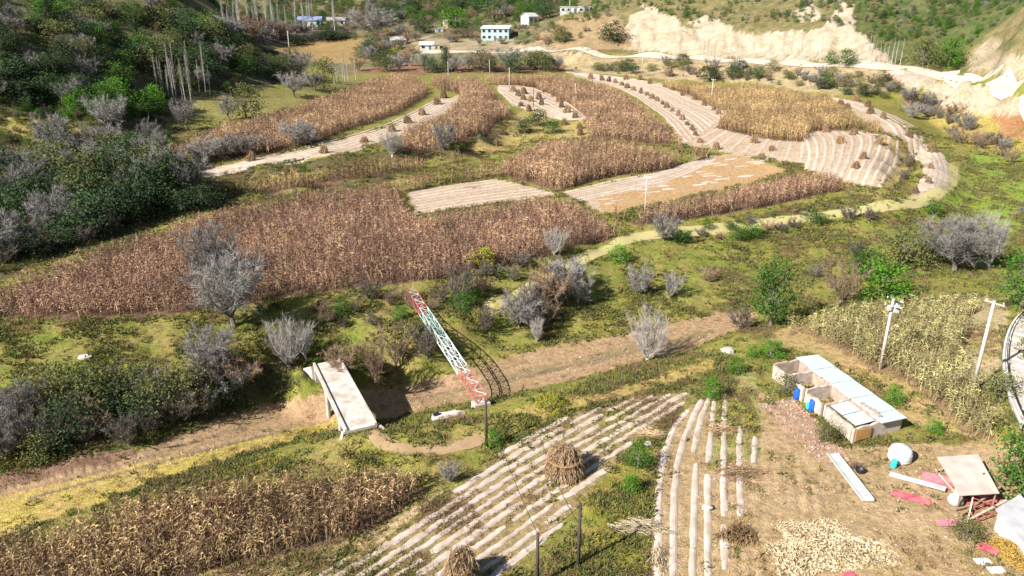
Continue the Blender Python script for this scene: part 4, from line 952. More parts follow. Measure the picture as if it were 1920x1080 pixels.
def strewn(kinds, poly, n_, hpx, wpx, labels, group, seed, spacing=9):
    r = random.Random(seed); done = []; us = [p[0] for p in poly]; vs_ = [p[1] for p in poly]; tries = 0
    while len(done) < n_ and tries < n_ * 60:
        tries += 1
        u = r.uniform(min(us), max(us)); v = r.uniform(min(vs_), max(vs_))
        if not inpoly(np.array([u]), np.array([v]), poly)[0]: continue
        if any(abs(u - a) + 1.6 * abs(v - b) < spacing for a, b in done): continue
        done.append((u, v))
        k = r.choice(kinds); s = r.uniform(.7, 1.25)
        tree(k, u, v, v - hpx * s, wpx * s * r.uniform(.85, 1.2), labels[k] if isinstance(labels, dict) else labels, group)
strewn(['darkshrub', 'brown', 'shrub', 'darkshrub', 'olive', 'dark', 'darkshrub'], [(-20,850),(0,770),(120,735),(300,735),(440,715),(470,730),(380,790),(250,835),(0,870)], 40, 58, 80,
       {'darkshrub': 'dark tangled leafless shrub in the riverside thicket', 'shrub': 'grey leafless shrub in the riverside thicket', 'olive': 'olive bush in the riverside thicket', 'brown': 'brown leafless shrub in the riverside thicket', 'dark': 'dark green bush in the riverside thicket'}, 'riverside thicket', 1, 34)
strewn(['bare', 'shrub', 'dark', 'dark', 'olive', 'bare'], [(-20,500),(0,330),(100,300),(330,310),(370,370),(330,395),(150,450),(0,500)], 62, 68, 78,
       {'darkshrub': 'dark leafless shrub in the shaded wood above the red corn', 'shrub': 'grey leafless shrub in the shaded wood above the red corn', 'dark': 'dark green tree in the shaded wood above the red corn', 'bare': 'grey leafless tree in the shaded wood above the red corn', 'olive': 'olive bush in the shaded wood above the red corn'}, 'shaded wood above the corn', 2, 24)
strewn(['bright', 'leaf'], [(110,235),(120,205),(200,190),(290,190),(310,215),(290,235),(180,240)], 11, 44, 40,
       {'bright': 'bright green bushy tree in the thicket by the yellow meadow terrace', 'leaf': 'mid green bushy tree in the thicket by the yellow meadow terrace'}, 'green thicket by the yellow meadow terrace', 3, 22)
strewn(['bare', 'dark', 'dark', 'shrub', 'conifer', 'dark', 'leaf', 'olive'], [(-10,200),(-10,20),(300,20),(420,75),(520,110),(580,140),(480,165),(300,170),(200,185),(100,205)], 84, 40, 48,
       {'bare': 'grey leafless tree on the shady wooded hillside', 'dark': 'dark green tree on the shady wooded hillside', 'darkshrub': 'dark leafless shrub on the shady wooded hillside', 'shrub': 'grey shrub on the shady wooded hillside', 'olive': 'olive tree on the shady wooded hillside', 'leaf': 'fresh green tree on the shady wooded hillside', 'conifer': 'pointed dark conifer on the shady wooded hillside'}, 'trees on the shady wooded hillside', 4, 20)
strewn(['poplar'], [(290,178),(330,168),(400,170),(400,192),(330,196)], 15, 78, 12, 'slender leafless white poplar in the clump above the long tan corn', 'white poplar clump', 5, 6)
strewn(['poplar'], [(615,150),(670,140),(672,152),(620,160)], 8, 52, 10, 'slender pale poplar in the clump on the spur tip', 'poplar clump on the spur', 6, 6)
strewn(['poplar'], [(400,52),(640,48),(640,60),(400,66)], 26, 62, 13, 'pale tall poplar in the far grove by the blue roofed house', 'poplar grove', 7, 7)
strewn(['poplar'], [(1290,108),(1420,110),(1540,114),(1540,117),(1290,112)], 20, 40, 7, 'thin leafless poplar along the road below the scarp', 'poplars along the road', 8, 6)
strewn(['poplar'], [(1625,119),(1690,123),(1690,126),(1625,122)], 9, 48, 8, 'thin leafless poplar along the road at the end of the scarp', 'poplars at the end of the scarp', 9, 5)
strewn(['shrub'], [(365,303),(585,262),(592,270),(370,312)], 9, 34, 66, 'low purplish leafless bush in the hedge along the long tan corn', 'hedge of leafless bushes', 10, 18)
strewn(['shrub', 'darkshrub', 'brown'], [(1690,185),(1740,190),(1900,285),(1900,310),(1800,275),(1700,215)], 26, 24, 34,
       {'shrub': 'grey leafless shrub along the side valley gully', 'darkshrub': 'dark leafless shrub along the side valley gully', 'brown': 'brown shrub along the side valley gully'}, 'shrubs along the side valley', 11, 13)
strewn(['shrub', 'darkshrub', 'olive', 'brown', 'olive', 'dark'], [(1070,132),(1240,118),(1560,138),(1690,150),(1680,190),(1560,176),(1400,152),(1250,144)], 62, 17, 24,
       {'shrub': 'grey leafless shrub on the bank below the road', 'darkshrub': 'dark shrub on the bank below the road', 'olive': 'olive bush on the bank below the road', 'brown': 'brown shrub on the bank below the road', 'dark': 'dark green bush on the bank below the road'}, 'shrubs on the road bank', 12, 9)
strewn(['brown', 'bare', 'dark', 'olive'], [(640,132),(760,118),(800,130),(1050,126),(1050,135),(800,138)], 20, 30, 36,
       {'brown': 'brown leafless shrub in the belt behind the fields', 'bare': 'grey leafless tree in the belt behind the fields', 'dark': 'dark green tree in the belt behind the fields', 'olive': 'olive tree in the belt behind the fields'}, 'tree belt behind the fields', 13, 12)
strewn(['brown', 'bare', 'dark', 'olive', 'leaf', 'dark'], [(660,60),(760,45),(880,45),(1040,35),(1040,12),(1000,5),(700,10)], 60, 28, 34,
       {'brown': 'brown leafless tree among the village houses', 'bare': 'grey leafless tree among the village houses', 'dark': 'dark green tree among the village houses', 'olive': 'olive tree among the village houses', 'leaf': 'green tree among the village houses'}, 'trees around the village', 14, 13)
strewn(['bare', 'brown', 'bare'], [(400,62),(560,62),(560,76),(420,74)], 14, 34, 46, {'bare': 'grey leafless tree below the poplar grove', 'brown': 'brown leafless tree below the poplar grove'}, 'trees below the far grove', 15, 14)
strewn(['darkshrub', 'dark'], [(560,84),(665,70),(668,62),(560,74)], 9, 14, 34, 'dark shrub on the shaded bank of the orange field', 'shrubs on the orange field bank', 16, 12)
strewn(['darkshrub', 'shrub', 'brown'], [(940,640),(900,622),(1000,560),(1080,540),(1090,570),(1010,620)], 12, 58, 66,
       {'darkshrub': 'dark tangled shrub on the bank beside the green path', 'shrub': 'grey tangled shrub on the bank beside the green path', 'brown': 'brown tangled shrub on the bank beside the green path'}, 'tangled shrubs by the green path', 17, 26)
strewn(['darkshrub', 'brown', 'leaf'], [(560,600),(720,560),(860,560),(1000,515),(1130,462),(1130,480),(900,575),(720,620),(580,650)], 16, 30, 40,
       {'darkshrub': 'low dark shrub on the slope below the red corn', 'brown': 'low brown shrub on the slope below the red corn', 'leaf': 'low green shrub on the slope below the red corn'}, 'shrubs on the slope below the red corn', 18, 26)
strewn(['brown', 'darkshrub', 'leaf'], [(1250,450),(1420,420),(1660,395),(1660,408),(1420,445),(1250,470)], 12, 20, 36,
       {'brown': 'reddish low shrub on the bank under the narrow corn strip', 'darkshrub': 'dark low shrub on the bank under the narrow corn strip', 'leaf': 'green low shrub on the bank under the narrow corn strip'}, 'low shrubs under the terrace edge', 19, 22)
strewn(['darkshrub', 'brown'], [(1690,330),(1700,300),(1712,290),(1700,340),(1680,356)], 5, 18, 20, {'brown': 'brown shrub in the dark ditch by the curving film rows', 'darkshrub': 'dark shrub in the dark ditch by the curving film rows'}, 'shrubs in the ditch', 20, 9)
strewn(['dark', 'darkshrub', 'dark'], [(-20,520),(-20,480),(200,425),(370,378),(385,390),(200,445)], 20, 40, 62, {'dark': 'dark green bush added to shade the upper edge of the red corn', 'darkshrub': 'dark leafless bush added to shade the upper edge of the red corn'}, 'added bushes along the upper edge of the red corn', 21, 20)  # bushes added so that they and their shadows darken this strip
strewn(['bare', 'brown', 'olive', 'dark', 'brown'], [(660,118),(690,72),(760,62),(790,72),(770,108),(700,122)], 20, 24, 34, {'bare': 'grey leafless tree between the orange field and the mud hut', 'brown': 'brown leafless tree between the orange field and the mud hut', 'olive': 'olive tree between the orange field and the mud hut', 'dark': 'dark green tree between the orange field and the mud hut'}, 'trees by the orange field', 31, 13)
strewn(['dark', 'brown', 'olive', 'bare'], [(830,72),(900,66),(900,80),(960,78),(1060,60),(1050,84),(960,88),(840,84)], 18, 18, 24, {'bare': 'grey leafless tree around the dirt yard of the village', 'brown': 'brown leafless tree around the dirt yard of the village', 'olive': 'olive tree around the dirt yard of the village', 'dark': 'dark green tree around the dirt yard of the village'}, 'trees by the village yard', 32, 12)
# scrub that reads as one mass on the far slopes
SV = [loose(KINDS[k][0][0][1], 'scrub') for k in ('dark', 'olive', 'darkshrub', 'shrub', 'brown', 'leaf')]
def scrub(label, polys, n_, s0, wts, ymin, ymax, smin=.35, smax=.8):
    pts = []
    for P in polys:
        us = [p[0] for p in P]; vs_ = [p[1] for p in P]
        y = np.exp(RNG.uniform(np.log(ymin), np.log(ymax), n_ * 8)); t = RNG.uniform(-.9, .9, n_ * 8); x = t * y; z = Zat(x, y)
        u, v = project(x, y, z); m = inpoly(u, v, P) & (fbm(x / 14, y / 14, s0, 3) > -.22)
        pts.append(np.stack([x, y, z - .1], 1)[m][:n_])
    P = np.concatenate(pts); k = len(P)
    ix = RNG.choice(len(SV), k, p=np.array(wts) / sum(wts))
    return scatter('hillside_scrub', P, RNG.uniform(0, 6.28, k), RNG.uniform(smin, smax, k), ix, SV, label, 'scrub', .1)
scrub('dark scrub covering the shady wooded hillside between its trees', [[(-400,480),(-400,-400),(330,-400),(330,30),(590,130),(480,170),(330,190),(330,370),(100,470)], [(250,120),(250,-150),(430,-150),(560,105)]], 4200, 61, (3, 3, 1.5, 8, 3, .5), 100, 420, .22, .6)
scrub('scrub on the far slopes behind the village', [[(330,70),(330,-500),(1120,-500),(1100,30),(1000,20),(760,50),(660,60),(500,60)]], 4200, 62, (5, 3, 2, 4, 4, 1), 420, 900, .5, 1.2)
scrub('green scrub on the hill above the pale scarp', [[(1100,30),(1100,-500),(2300,-500),(2300,-20),(1900,20),(1800,110),(1680,118),(1620,70),(1540,42),(1290,46),(1200,12)]], 8000, 63, (6, 4, 2, 3, 3, 1), 215, 800, .22, .6)
scrub('low scrub on the side valley slopes', [[(-20,860),(0,780),(300,730),(460,705),(480,740),(250,850)], [(1640,170),(1700,165),(1920,205),(1920,250),(1760,215)], [(1780,420),(1920,400),(1920,520),(1860,520)]], 160, 64, (2, 3, 2, 3, 3, 0), 90, 330, .2, .5)

scrub('low dark scrub on the banks between the terraces', [[(350,332),(600,302),(890,278),(890,292),(700,308),(400,350)], [(845,292),(895,258),(948,228),(962,240),(910,272),(870,296)], [(395,388),(740,330),(740,340),(400,396)], [(1690,300),(1722,285),(1706,335),(1680,356)], [(1280,428),(1600,372),(1640,385),(1290,445)]], 520, 65, (2, 1.5, 6, 2, 3, .5), 100, 330, .16, .42)
scrub('brushwood dotted over the bank below the upper road', [[(1040,130),(1040,104),(1560,124),(1690,140),(1560,176),(1250,146)]], 240, 66, (2, 3, 2, 5, 5, 0), 230, 480, .18, .5)
scrub('brush among the village houses', [[(660,75),(700,20),(1060,10),(1180,40),(1050,90),(960,66),(800,60)]], 700, 67, (4, 3, 2, 4, 4, 2), 350, 640, .3, .9)

# ================================================================== STOOKS
ST_far = [stook_mesh(400 + k, 120, M['straw_far'], 2.2, 1.1, leaf=2) for k in range(3)]
def far_stook(u, v, hpx, label, group):
    p = hit(u, v); dep = p.y * CP + (H - p.z) * SP
    s = hpx * dep / F / 2.2; s = min(max(s, .7), 1.5)
    t = link('corn_stook', random.choice(ST_far), None, (p.x, p.y, p.z - .02), (random.gauss(0, .14), random.gauss(0, .14), random.uniform(0, 6.28)), (s * random.uniform(.75, 1.2), s * random.uniform(.75, 1.2), s * random.uniform(.7, 1.15)))
    return tag(t, label, 'corn stook', group)
for S, hp, lb, gr in [
 ([(607,287),(682,267),(735,247),(765,231),(792,216),(820,196),(832,184),(470,302)], 19, 'corn stook standing on the long pale strip between curved corn stands', 'stooks on the long pale strip'),
 ([(963,172),(972,180),(983,176),(976,199),(981,187),(1010,186),(1015,196),(1022,173),(1040,181),(1048,191),(1053,201),(1063,211),(1079,221),(995,190)], 14, 'corn stook crowded in the small pale field beside the grassy hollow', 'stooks in the small pale field'),
 ([(992,208),(1058,234),(1087,241),(1088,253),(942,250),(930,273)], 13, 'corn stook standing in the grassy hollow', 'stooks in the grassy hollow'),
 ([(1129,151),(1141,153),(1154,156),(1166,160),(1176,165),(1188,170),(1201,175),(1213,179),(1222,185),(1232,190),(1242,196),(1250,202),(1260,209),(1271,217),(1279,225),(1288,234),(1297,244),(1304,254),(1312,267)], 11, 'corn stook in the close row along the edge of the curved brown corn', 'close row of stooks'),
 ([(1107,148),(1173,149),(1199,150),(1218,157),(1247,163),(1261,169),(1279,179),(1302,187),(1320,198),(1338,207),(1347,214)], 11, 'corn stook in the looser row beside the golden corn', 'looser row of stooks'),
 ([(1343,280),(1414,268),(1448,282),(1427,296)], 15, 'corn stook on the flat pale field below the golden corn', 'stooks below the golden corn'),
 ([(1198,218),(1212,229)], 13, 'corn stook in the clearing inside the curved brown corn', 'stooks in the clearing'),
 ([(1576,269),(1600,253),(1646,270),(1618,298),(1604,315),(1549,248)], 18, 'corn stook on the curving white film rows', 'stooks on the film rows'),
 ([(1543,187),(1576,197),(1587,205),(1604,190),(1626,200),(1632,213),(1655,222),(1704,256),(1747,284),(1745,316),(1740,343),(1716,362)], 15, 'corn stook on the narrow strip around the rounded terrace end', 'stooks on the terrace end'),
]:
    for u, v in S: far_stook(u, v, hp, lb, gr)
def near_stook(u, v, vt, wpx, seed, label):
    p = hit(u, v); dep = p.y * CP + (H - p.z) * SP; h = height_to(p, vt); rad = wpx * dep / F / 2
    t = thing('corn_stook', label, 'corn stook', p)
    link('stalks', stook_mesh(seed, 620, M['straw'], h * 1.02, rad * 1.1, leaf=4), t); link('core', core_mesh(h * .9, rad * .8, M['straw_dark']), t)
    MB().lathe([(rad * .80, h * .52), (rad * .84, h * .55), (rad * .80, h * .58)], 16).build('binding', M['straw_dark'], t)
    return t
near_stook(1058, 888, 836, 76, 1, 'large corn stook standing alone among the film strips')
near_stook(866, 1090, 1032, 70, 2, 'corn stook at the lower end of the film strips')
def bundle(u, v, rx, ry, h, n_, ax, mat, label, L0=1.3, wd=.06, seed=0, name='stalk_bundle'):
    p = hit(u, v); o = link(name, heap_mesh(seed, n_, rx, ry, h, L0, wd, M[mat], ax), None, p); return tag(o, label, 'stalk heap')
bundle(1392, 888, 1.9, .9, .5, 260, (1, .1), 'straw', 'flattened pile of pale corn stalks across the short film strips', seed=1)
bundle(1352, 806, 1.5, .6, .4, 200, (1, .05), 'straw', 'small pile of corn stalks at the head of the short film strips', seed=2)
bundle(1200, 990, 2.0, .8, .6, 300, (1, -.7), 'husk', 'bleached brush pile at the edge of the weedy strip', seed=3)
bundle(1384, 1003, 1.4, .8, .7, 320, (.4, 1), 'straw_dark', 'golden brown heap of stalks on the tan ground', seed=4)
bundle(1232, 1050, .6, 1.2, .4, 120, (.3, 1), 'husk', 'thin bleached branches lying beside the long film strip', seed=5)
bundle(1222, 815, .9, .8, .35, 120, (1, -.5), 'straw', 'little pile of pale stalks at the end of the weedy strip', seed=6)
bundle(885, 352, 1.5, .8, .4, 60, (1, .3), 'straw', 'pulled stalks left on the enclosed white stubble field', seed=7)
pp = hit(1555, 1030)
tag(link('husk_pile', heap_mesh(9, 5200, 4.6, 2.9, .45, .26, .09, M['husk']), None, pp), 'broad pile of bleached corn husks spread on the yard', 'husk pile', None, 'stuff')
# ================================================================== BRIDGE
def bridge():
    zt = 0.35
    nl, nr_, fl, fr = pz(651,808,zt), pz(703,797,zt), pz(590,688,zt), pz(640,677,zt)
    n0 = Vector((nl + nr_) / 2); f0 = Vector((fl + fr) / 2); ax = (f0 - n0); L = ax.length; ax.normalize()
    wd = 3.1; rz = math.atan2(ax.y, ax.x) - math.pi / 2
    b = thing('footbridge', 'pale concrete slab bridge over the dry riverbed', 'bridge', (n0.x, n0.y, 0), rz)
    L += .6
    MB().box((0, L / 2, zt - .14), (wd, L, .28)).build('deck', M['concrete'], b)
    for s in (-1, 1):
        MB().box((s * (wd / 2 - .13), L / 2, zt + .10), (.22, L - .02, .20)).build('kerb', M['concrete'], b)
        MB().box((s * (wd / 2 - .5), L / 2, zt - .285 - .35), (.4, L - .7, .70)).build('girder', M['concrete'], b)
    for yy, zz in ((.35, 3.2), (L - .35, 3.2)):
        MB().box((0, yy, zt - .283 - zz / 2), (wd - .05, .6, zz)).build('abutment', M['concrete_old'], b)
    for yy in (L * .30, L * .72):
        for s in (-1, 1):
            MB().tube([(s * (wd / 2 - .5), yy, zt - .95), (s * (wd / 2 - .5), yy, zt - 4.6)], .24, 12).build('pier', M['concrete_old'], b)
    for s, yy, dy in ((-1, .3, -1.5), (1, .3, -1.2), (-1, L - .3, 1.2), (1, L - .3, 1.2)):
        x0 = s * wd / 2
        MB().add([(x0, yy, zt - .05), (x0 + s * .7, yy + dy, zt - .7), (x0 + s * .7, yy + dy, zt - 2.6), (x0, yy, zt - 3), (x0 + s * .25, yy, zt - .05), (x0 + s * .95, yy + dy, zt - .7), (x0 + s * .95, yy + dy, zt - 2.6), (x0 + s * .25, yy, zt - 3)],
                 [(0,1,2,3),(7,6,5,4),(0,4,5,1),(1,5,6,2),(2,6,7,3),(3,7,4,0)]).build('wing_wall', M['concrete'], b)
    return b
bridge()
# ================================================================== LATTICE GIRDER
def girder():
    a = hit(904, 762); c = hit(769, 556); a.z += .35; c.z += .35
    ax = (c - a); L = ax.length; ax.normalize()
    t = thing('lattice_girder', 'red, white and teal steel lattice girder spanning the riverbed', 'girder', (a.x, a.y, a.z))
    S = Vector((-ax.y, ax.x, 0)).normalized() * -1; U = S.cross(ax) if S.cross(ax).z > 0 else ax.cross(S); wd = 1.0
    nb = 22; secs = [(0, 5, 'steel_red'), (5, 11, 'steel_white'), (11, 17, 'steel_teal'), (17, 22, 'steel_red')]
    cor = [S * (i * wd / 2) + U * (j * wd) for i, j in ((-1, 0), (1, 0), (1, 1), (-1, 1))]
    unitm = {}
    def bar(p, q_, rad, mat, name, pa):
        d = q_ - p; key = (rad, mat)
        if key not in unitm: unitm[key] = MB().tube([(0, 0, 0), (0, 0, 1)], rad, 6).mesh(name, M[mat])
        o = link(name, unitm[key], pa); o.rotation_mode = 'QUATERNION'
        o.location = p; o.rotation_quaternion = d.to_track_quat('Z', 'Y'); o.scale = (1, 1, d.length); return o
    for s0, s1, m in secs:
        p0, p1 = ax * (L * s0 / nb), ax * (L * s1 / nb)
        for ci in cor: bar(p0 + ci, p1 + ci, .062, m, 'chord', t)
        for k in range(s0, s1):
            q0, q1 = ax * (L * k / nb), ax * (L * (k + 1) / nb)
            for f in range(4):
                i, j = cor[f], cor[(f + 1) % 4]
                if k % 2: i, j = j, i
                mm = 'steel_white' if (m == 'steel_teal' and f % 2) or (m == 'steel_red' and f == 2) else m
                bar(q0 + i, q1 + j, .034, mm, 'brace', t)
                bar(q0 + cor[f], q0 + cor[(f + 1) % 4], .034, mm, 'strut', t)
    for q_ in (ax * .3, ax * (L - .3)):
        MB().box(tuple(q_ - U * .45), (1.7, 1.2, .85), (0, 0, math.atan2(ax.y, ax.x) - math.pi / 2)).build('footing', M['concrete_old'], t)
girder()
# ================================================================== POLES AND CABLES
def pole(u, v, vt, r0, mat, label, arms=0, cat='pole', u_top=None, group=None, boxy=False):
    p = hit(u, v); h = height_to(p, vt)
    t = thing('utility_pole', label, cat, p, 0, group)
    MB().tube([(0, 0, -.6), (0, 0, h * .5), (0, 0, h)], [r0, r0 * .85, r0 * .65], 10).build('shaft', M[mat], t, True)
    for k in range(arms):
        zz = h - .25 - .75 * k
        ar = MB().box((.12, 0, zz), (.10, 1.9 - .3 * k, .10), (0, 0, .5 + .3 * k)).build('crossarm', M['steel_dark' if boxy else 'pole_concrete'], t)
        for q_ in (-.8, 0, .8):
            a_ = .5 + .3 * k
            MB().lathe([(.05, 0), (.075, .05), (.05, .10), (.075, .15), (.03, .22)], 8, (.12 - math.sin(a_) * q_, math.cos(a_) * q_, zz + .05)).build('insulator', M['white_plastic'], ar)
    if boxy:
        bx = MB().box((.48, .1, h - 1.1), (.55, .7, .8)).build('transformer', M['roof_grey'], t)
        for q_ in (-.18, .02, .22): MB().lathe([(.04, 0), (.07, .06), (.04, .12), (.06, .18), (.03, .26)], 8, (.48, .1 + q_, h - .7)).build('bushing', M['white_plastic'], bx)
        MB().box((-.32, -.1, h - 1.0), (.3, .4, .5)).build('switch_box', M['roof_grey'], t)
    t['h'] = h
    return p, h
pA, hA = pole(912, 836, 752, .15, 'wood_pole', 'dark wooden pole on the bank beside the lattice girder')
pB, hB = pole(1007, 1098, 1000, .15, 'wood_pole', 'dark wooden pole on the film strips beside the weedy strip')
pC, hC = pole(1084, 1062, 944, .15, 'wood_pole', 'weathered wooden pole rising from the yellow weedy strip')
pole(1650, 692, 560, .19, 'pole_concrete', 'pale concrete pole with transformer standing in the greenish corn', 2, boxy=True)
pole(1822, 738, 564, .20, 'pole_concrete', 'tall pale concrete pole with crossarm near the white road', 1)
pole(1208, 414, 330, .12, 'pole_concrete', 'white pole standing in the narrow reddish corn strip', 1)
pole(1333, 196, 148, .14, 'pole_concrete', 'white pole at the edge of the golden corn', 1)
pole(841, 158, 114, .13, 'pole_concrete', 'white pole at the head of the crescent corn')
pole(955, 172, 126, .13, 'pole_concrete', 'white pole at the edge of the small pale field')
pole(918, 143, 112, .12, 'pole_concrete', 'white pole at the far edge of the fields')
pole(1078, 190, 156, .12, 'pole_concrete', 'white pole inside the curved brown corn')
pole(1000, 200, 160, .11, 'wood_pole', 'thin dark pole among the stooks of the small pale field')
pole(1203, 144, 96, .12, 'pole_concrete', 'white pole on the bank under the upper road')
pole(544, 108, 58, .24, 'pole_concrete', 'thick pale pole on the spur in front of the orange field')
pole(1030, 424, 378, .09, 'wood_pole', 'thin dark pole standing in the red corn')
pole(790, 280, 238, .09, 'wood_pole', 'thin dark pole at the lower edge of the crescent corn')
pole(1068, 28, -6, .16, 'pole_concrete', 'white pole in front of the white hilltop house')
def cable(a, b, sag, label):
    P = []
    for k in range(25):
        t = k / 24; p = a.lerp(b, t); p.z -= sag * 4 * t * (1 - t); P.append(p)
    o = thing('overhead_cable', label, 'cable', P[0]); 
    MB().tube([p - P[0] for p in P], .022, 5).build('wire', M['steel_dark'], o)
tA, tB, tC = pA + Vector((0, 0, hA - .1)), pB + Vector((0, 0, hB - .1)), pC + Vector((0, 0, hC - .1))
cable(tA, tB, .5, 'thin black cable hanging between the two dark wooden poles')
cable(tB, tC, .3, 'short black cable between the dark pole and the weathered pole')
# ================================================================== STONES AND SLABS
def rock(u, v, dims, seed, mat, label, name='boulder'):
    r = np.random.default_rng(seed); p = hit(u, v); V = []; k = 9; rings = 6
    for i in range(rings):
        a = i / (rings - 1) * math.pi
        for j in range(k):
            b = 2 * math.pi * j / k; s = 1 + r.normal(0, .10)
            V.append((math.sin(a) * math.cos(b) * dims[0] / 2 * s, math.sin(a) * math.sin(b) * dims[1] / 2 * s, dims[2] * .35 + math.cos(a) * dims[2] * .62 * s))
    Fs = [(i * k + j, i * k + (j + 1) % k, (i + 1) * k + (j + 1) % k, (i + 1) * k + j) for i in range(rings - 1) for j in range(k)]
    o = MB().add(V, Fs).build(name, M[mat], None); o.location = p; return tag(o, label, 'rock')
rock(1364, 662, (1.7, 1.1, .8), 1, 'stone', 'pale boulder at the head of the field-side bank')
rock(1326, 954, (.9, .7, .45), 2, 'stone', 'white stone beside the short film strips')
rock(160, 672, (1.6, 1.0, .5), 3, 'stone', 'white stone on the grassy slope below the red corn')
rock(1215, 835, (.8, .6, .4), 4, 'stone', 'pale stone at the end of the weedy strip')
def rubble(label, polyp, n_, smin, smax, mats, seed):
    r = np.random.default_rng(seed); vs2 = []
    for k in range(4):
        mb = MB(); V = []
        for i in range(4):
            a = i / 3 * math.pi
            for j in range(5): b = 2 * math.pi * j / 5; q_ = 1 + r.normal(0, .18); V.append((math.sin(a) * math.cos(b) * .5 * q_, math.sin(a) * math.sin(b) * .38 * q_, math.cos(a) * .3 * q_ + .12))
        mb.add(V, [(i * 5 + j, i * 5 + (j + 1) % 5, (i + 1) * 5 + (j + 1) % 5, (i + 1) * 5 + j) for i in range(3) for j in range(5)]); vs2.append(loose(mb.mesh('rubble_piece', M[mats[k % len(mats)]]), 'rubble_piece'))
    W = hits(polyp); wp = [(p.x, p.y) for p in W]; xs = [p[0] for p in wp]; ys = [p[1] for p in wp]
    X = r.uniform(min(xs), max(xs), n_ * 3); Y = r.uniform(min(ys), max(ys), n_ * 3); m = inpoly(X, Y, wp); X, Y = X[m][:n_], Y[m][:n_]; k = len(X)
    return scatter('rubble', np.stack([X, Y, Zat(X, Y)], 1), r.uniform(0, 6.28, k), r.uniform(smin, smax, k) ** 1.5, r.integers(0, 4, k), vs2, label, 'rubble', .4)
rubble('brown rubble and clods along the front of the ruined building', [(1420,740),(1470,720),(1600,840),(1590,870),(1540,870),(1440,780)], 460, .12, .5, ['adobe', 'timber', 'brick_red'], 1)
rubble('stones and clods scattered over the tan yard', [(1440,860),(1700,830),(1900,870),(1900,1080),(1300,1080),(1310,900)], 500, .08, .4, ['adobe', 'stone', 'dirt'], 2)
rubble('pale cobbles strewn along the dry riverbed', [(100,905),(560,790),(640,770),(880,700),(1150,640),(1330,600),(1330,635),(1000,720),(640,800),(200,925)], 900, .08, .45, ['stone', 'dirt', 'adobe'], 3)
p = hit(838, 782)
t = thing('concrete_slab', 'broken white concrete slab on the bank below the lattice girder', 'slab', p, .18)
MB().prism([(-1.55,-.3),(-1.1,-.75),(-.2,-.8),(.9,-.55),(1.7,-.6),(1.85,.35),(1.2,.6),(-.6,.5),(-1.4,.35)], -.5, .32).build('slab', M['concrete'], t)
MB().box((-1.05, .0, .45), (.55, .35, .26), (0, 0, .4)).build('dark_block', M['steel_dark'], t)
MB().box((.6, .75, .05), (.9, .35, .3), (.2, .1, .5)).build('broken_edge', M['concrete_old'], t)
p = hit(752, 124)
t = thing('concrete_ramp', 'pale concrete beam lying at the far edge of the fields', 'beam', p, .35)
MB().box((0, 0, .9), (11, 1.6, .9), (0, -.1, 0)).build('beam', M['concrete'], t); MB().box((3.5, 0, .2), (1, 1.8, 2.2)).build('support', M['concrete_old'], t)
p = hit(119, 188); t = thing('white_pillar', 'small white pillar in the dark wood above the yellow meadow terrace', 'pillar', p)
MB().box((0, 0, 1.1), (.7, .7, 2.6)).build('shaft', M['wall_white'], t); MB().lathe([(.62, 2.4), (.5, 2.6), (.05, 3.1)], 4).build('cap', M['wall_white'], t)
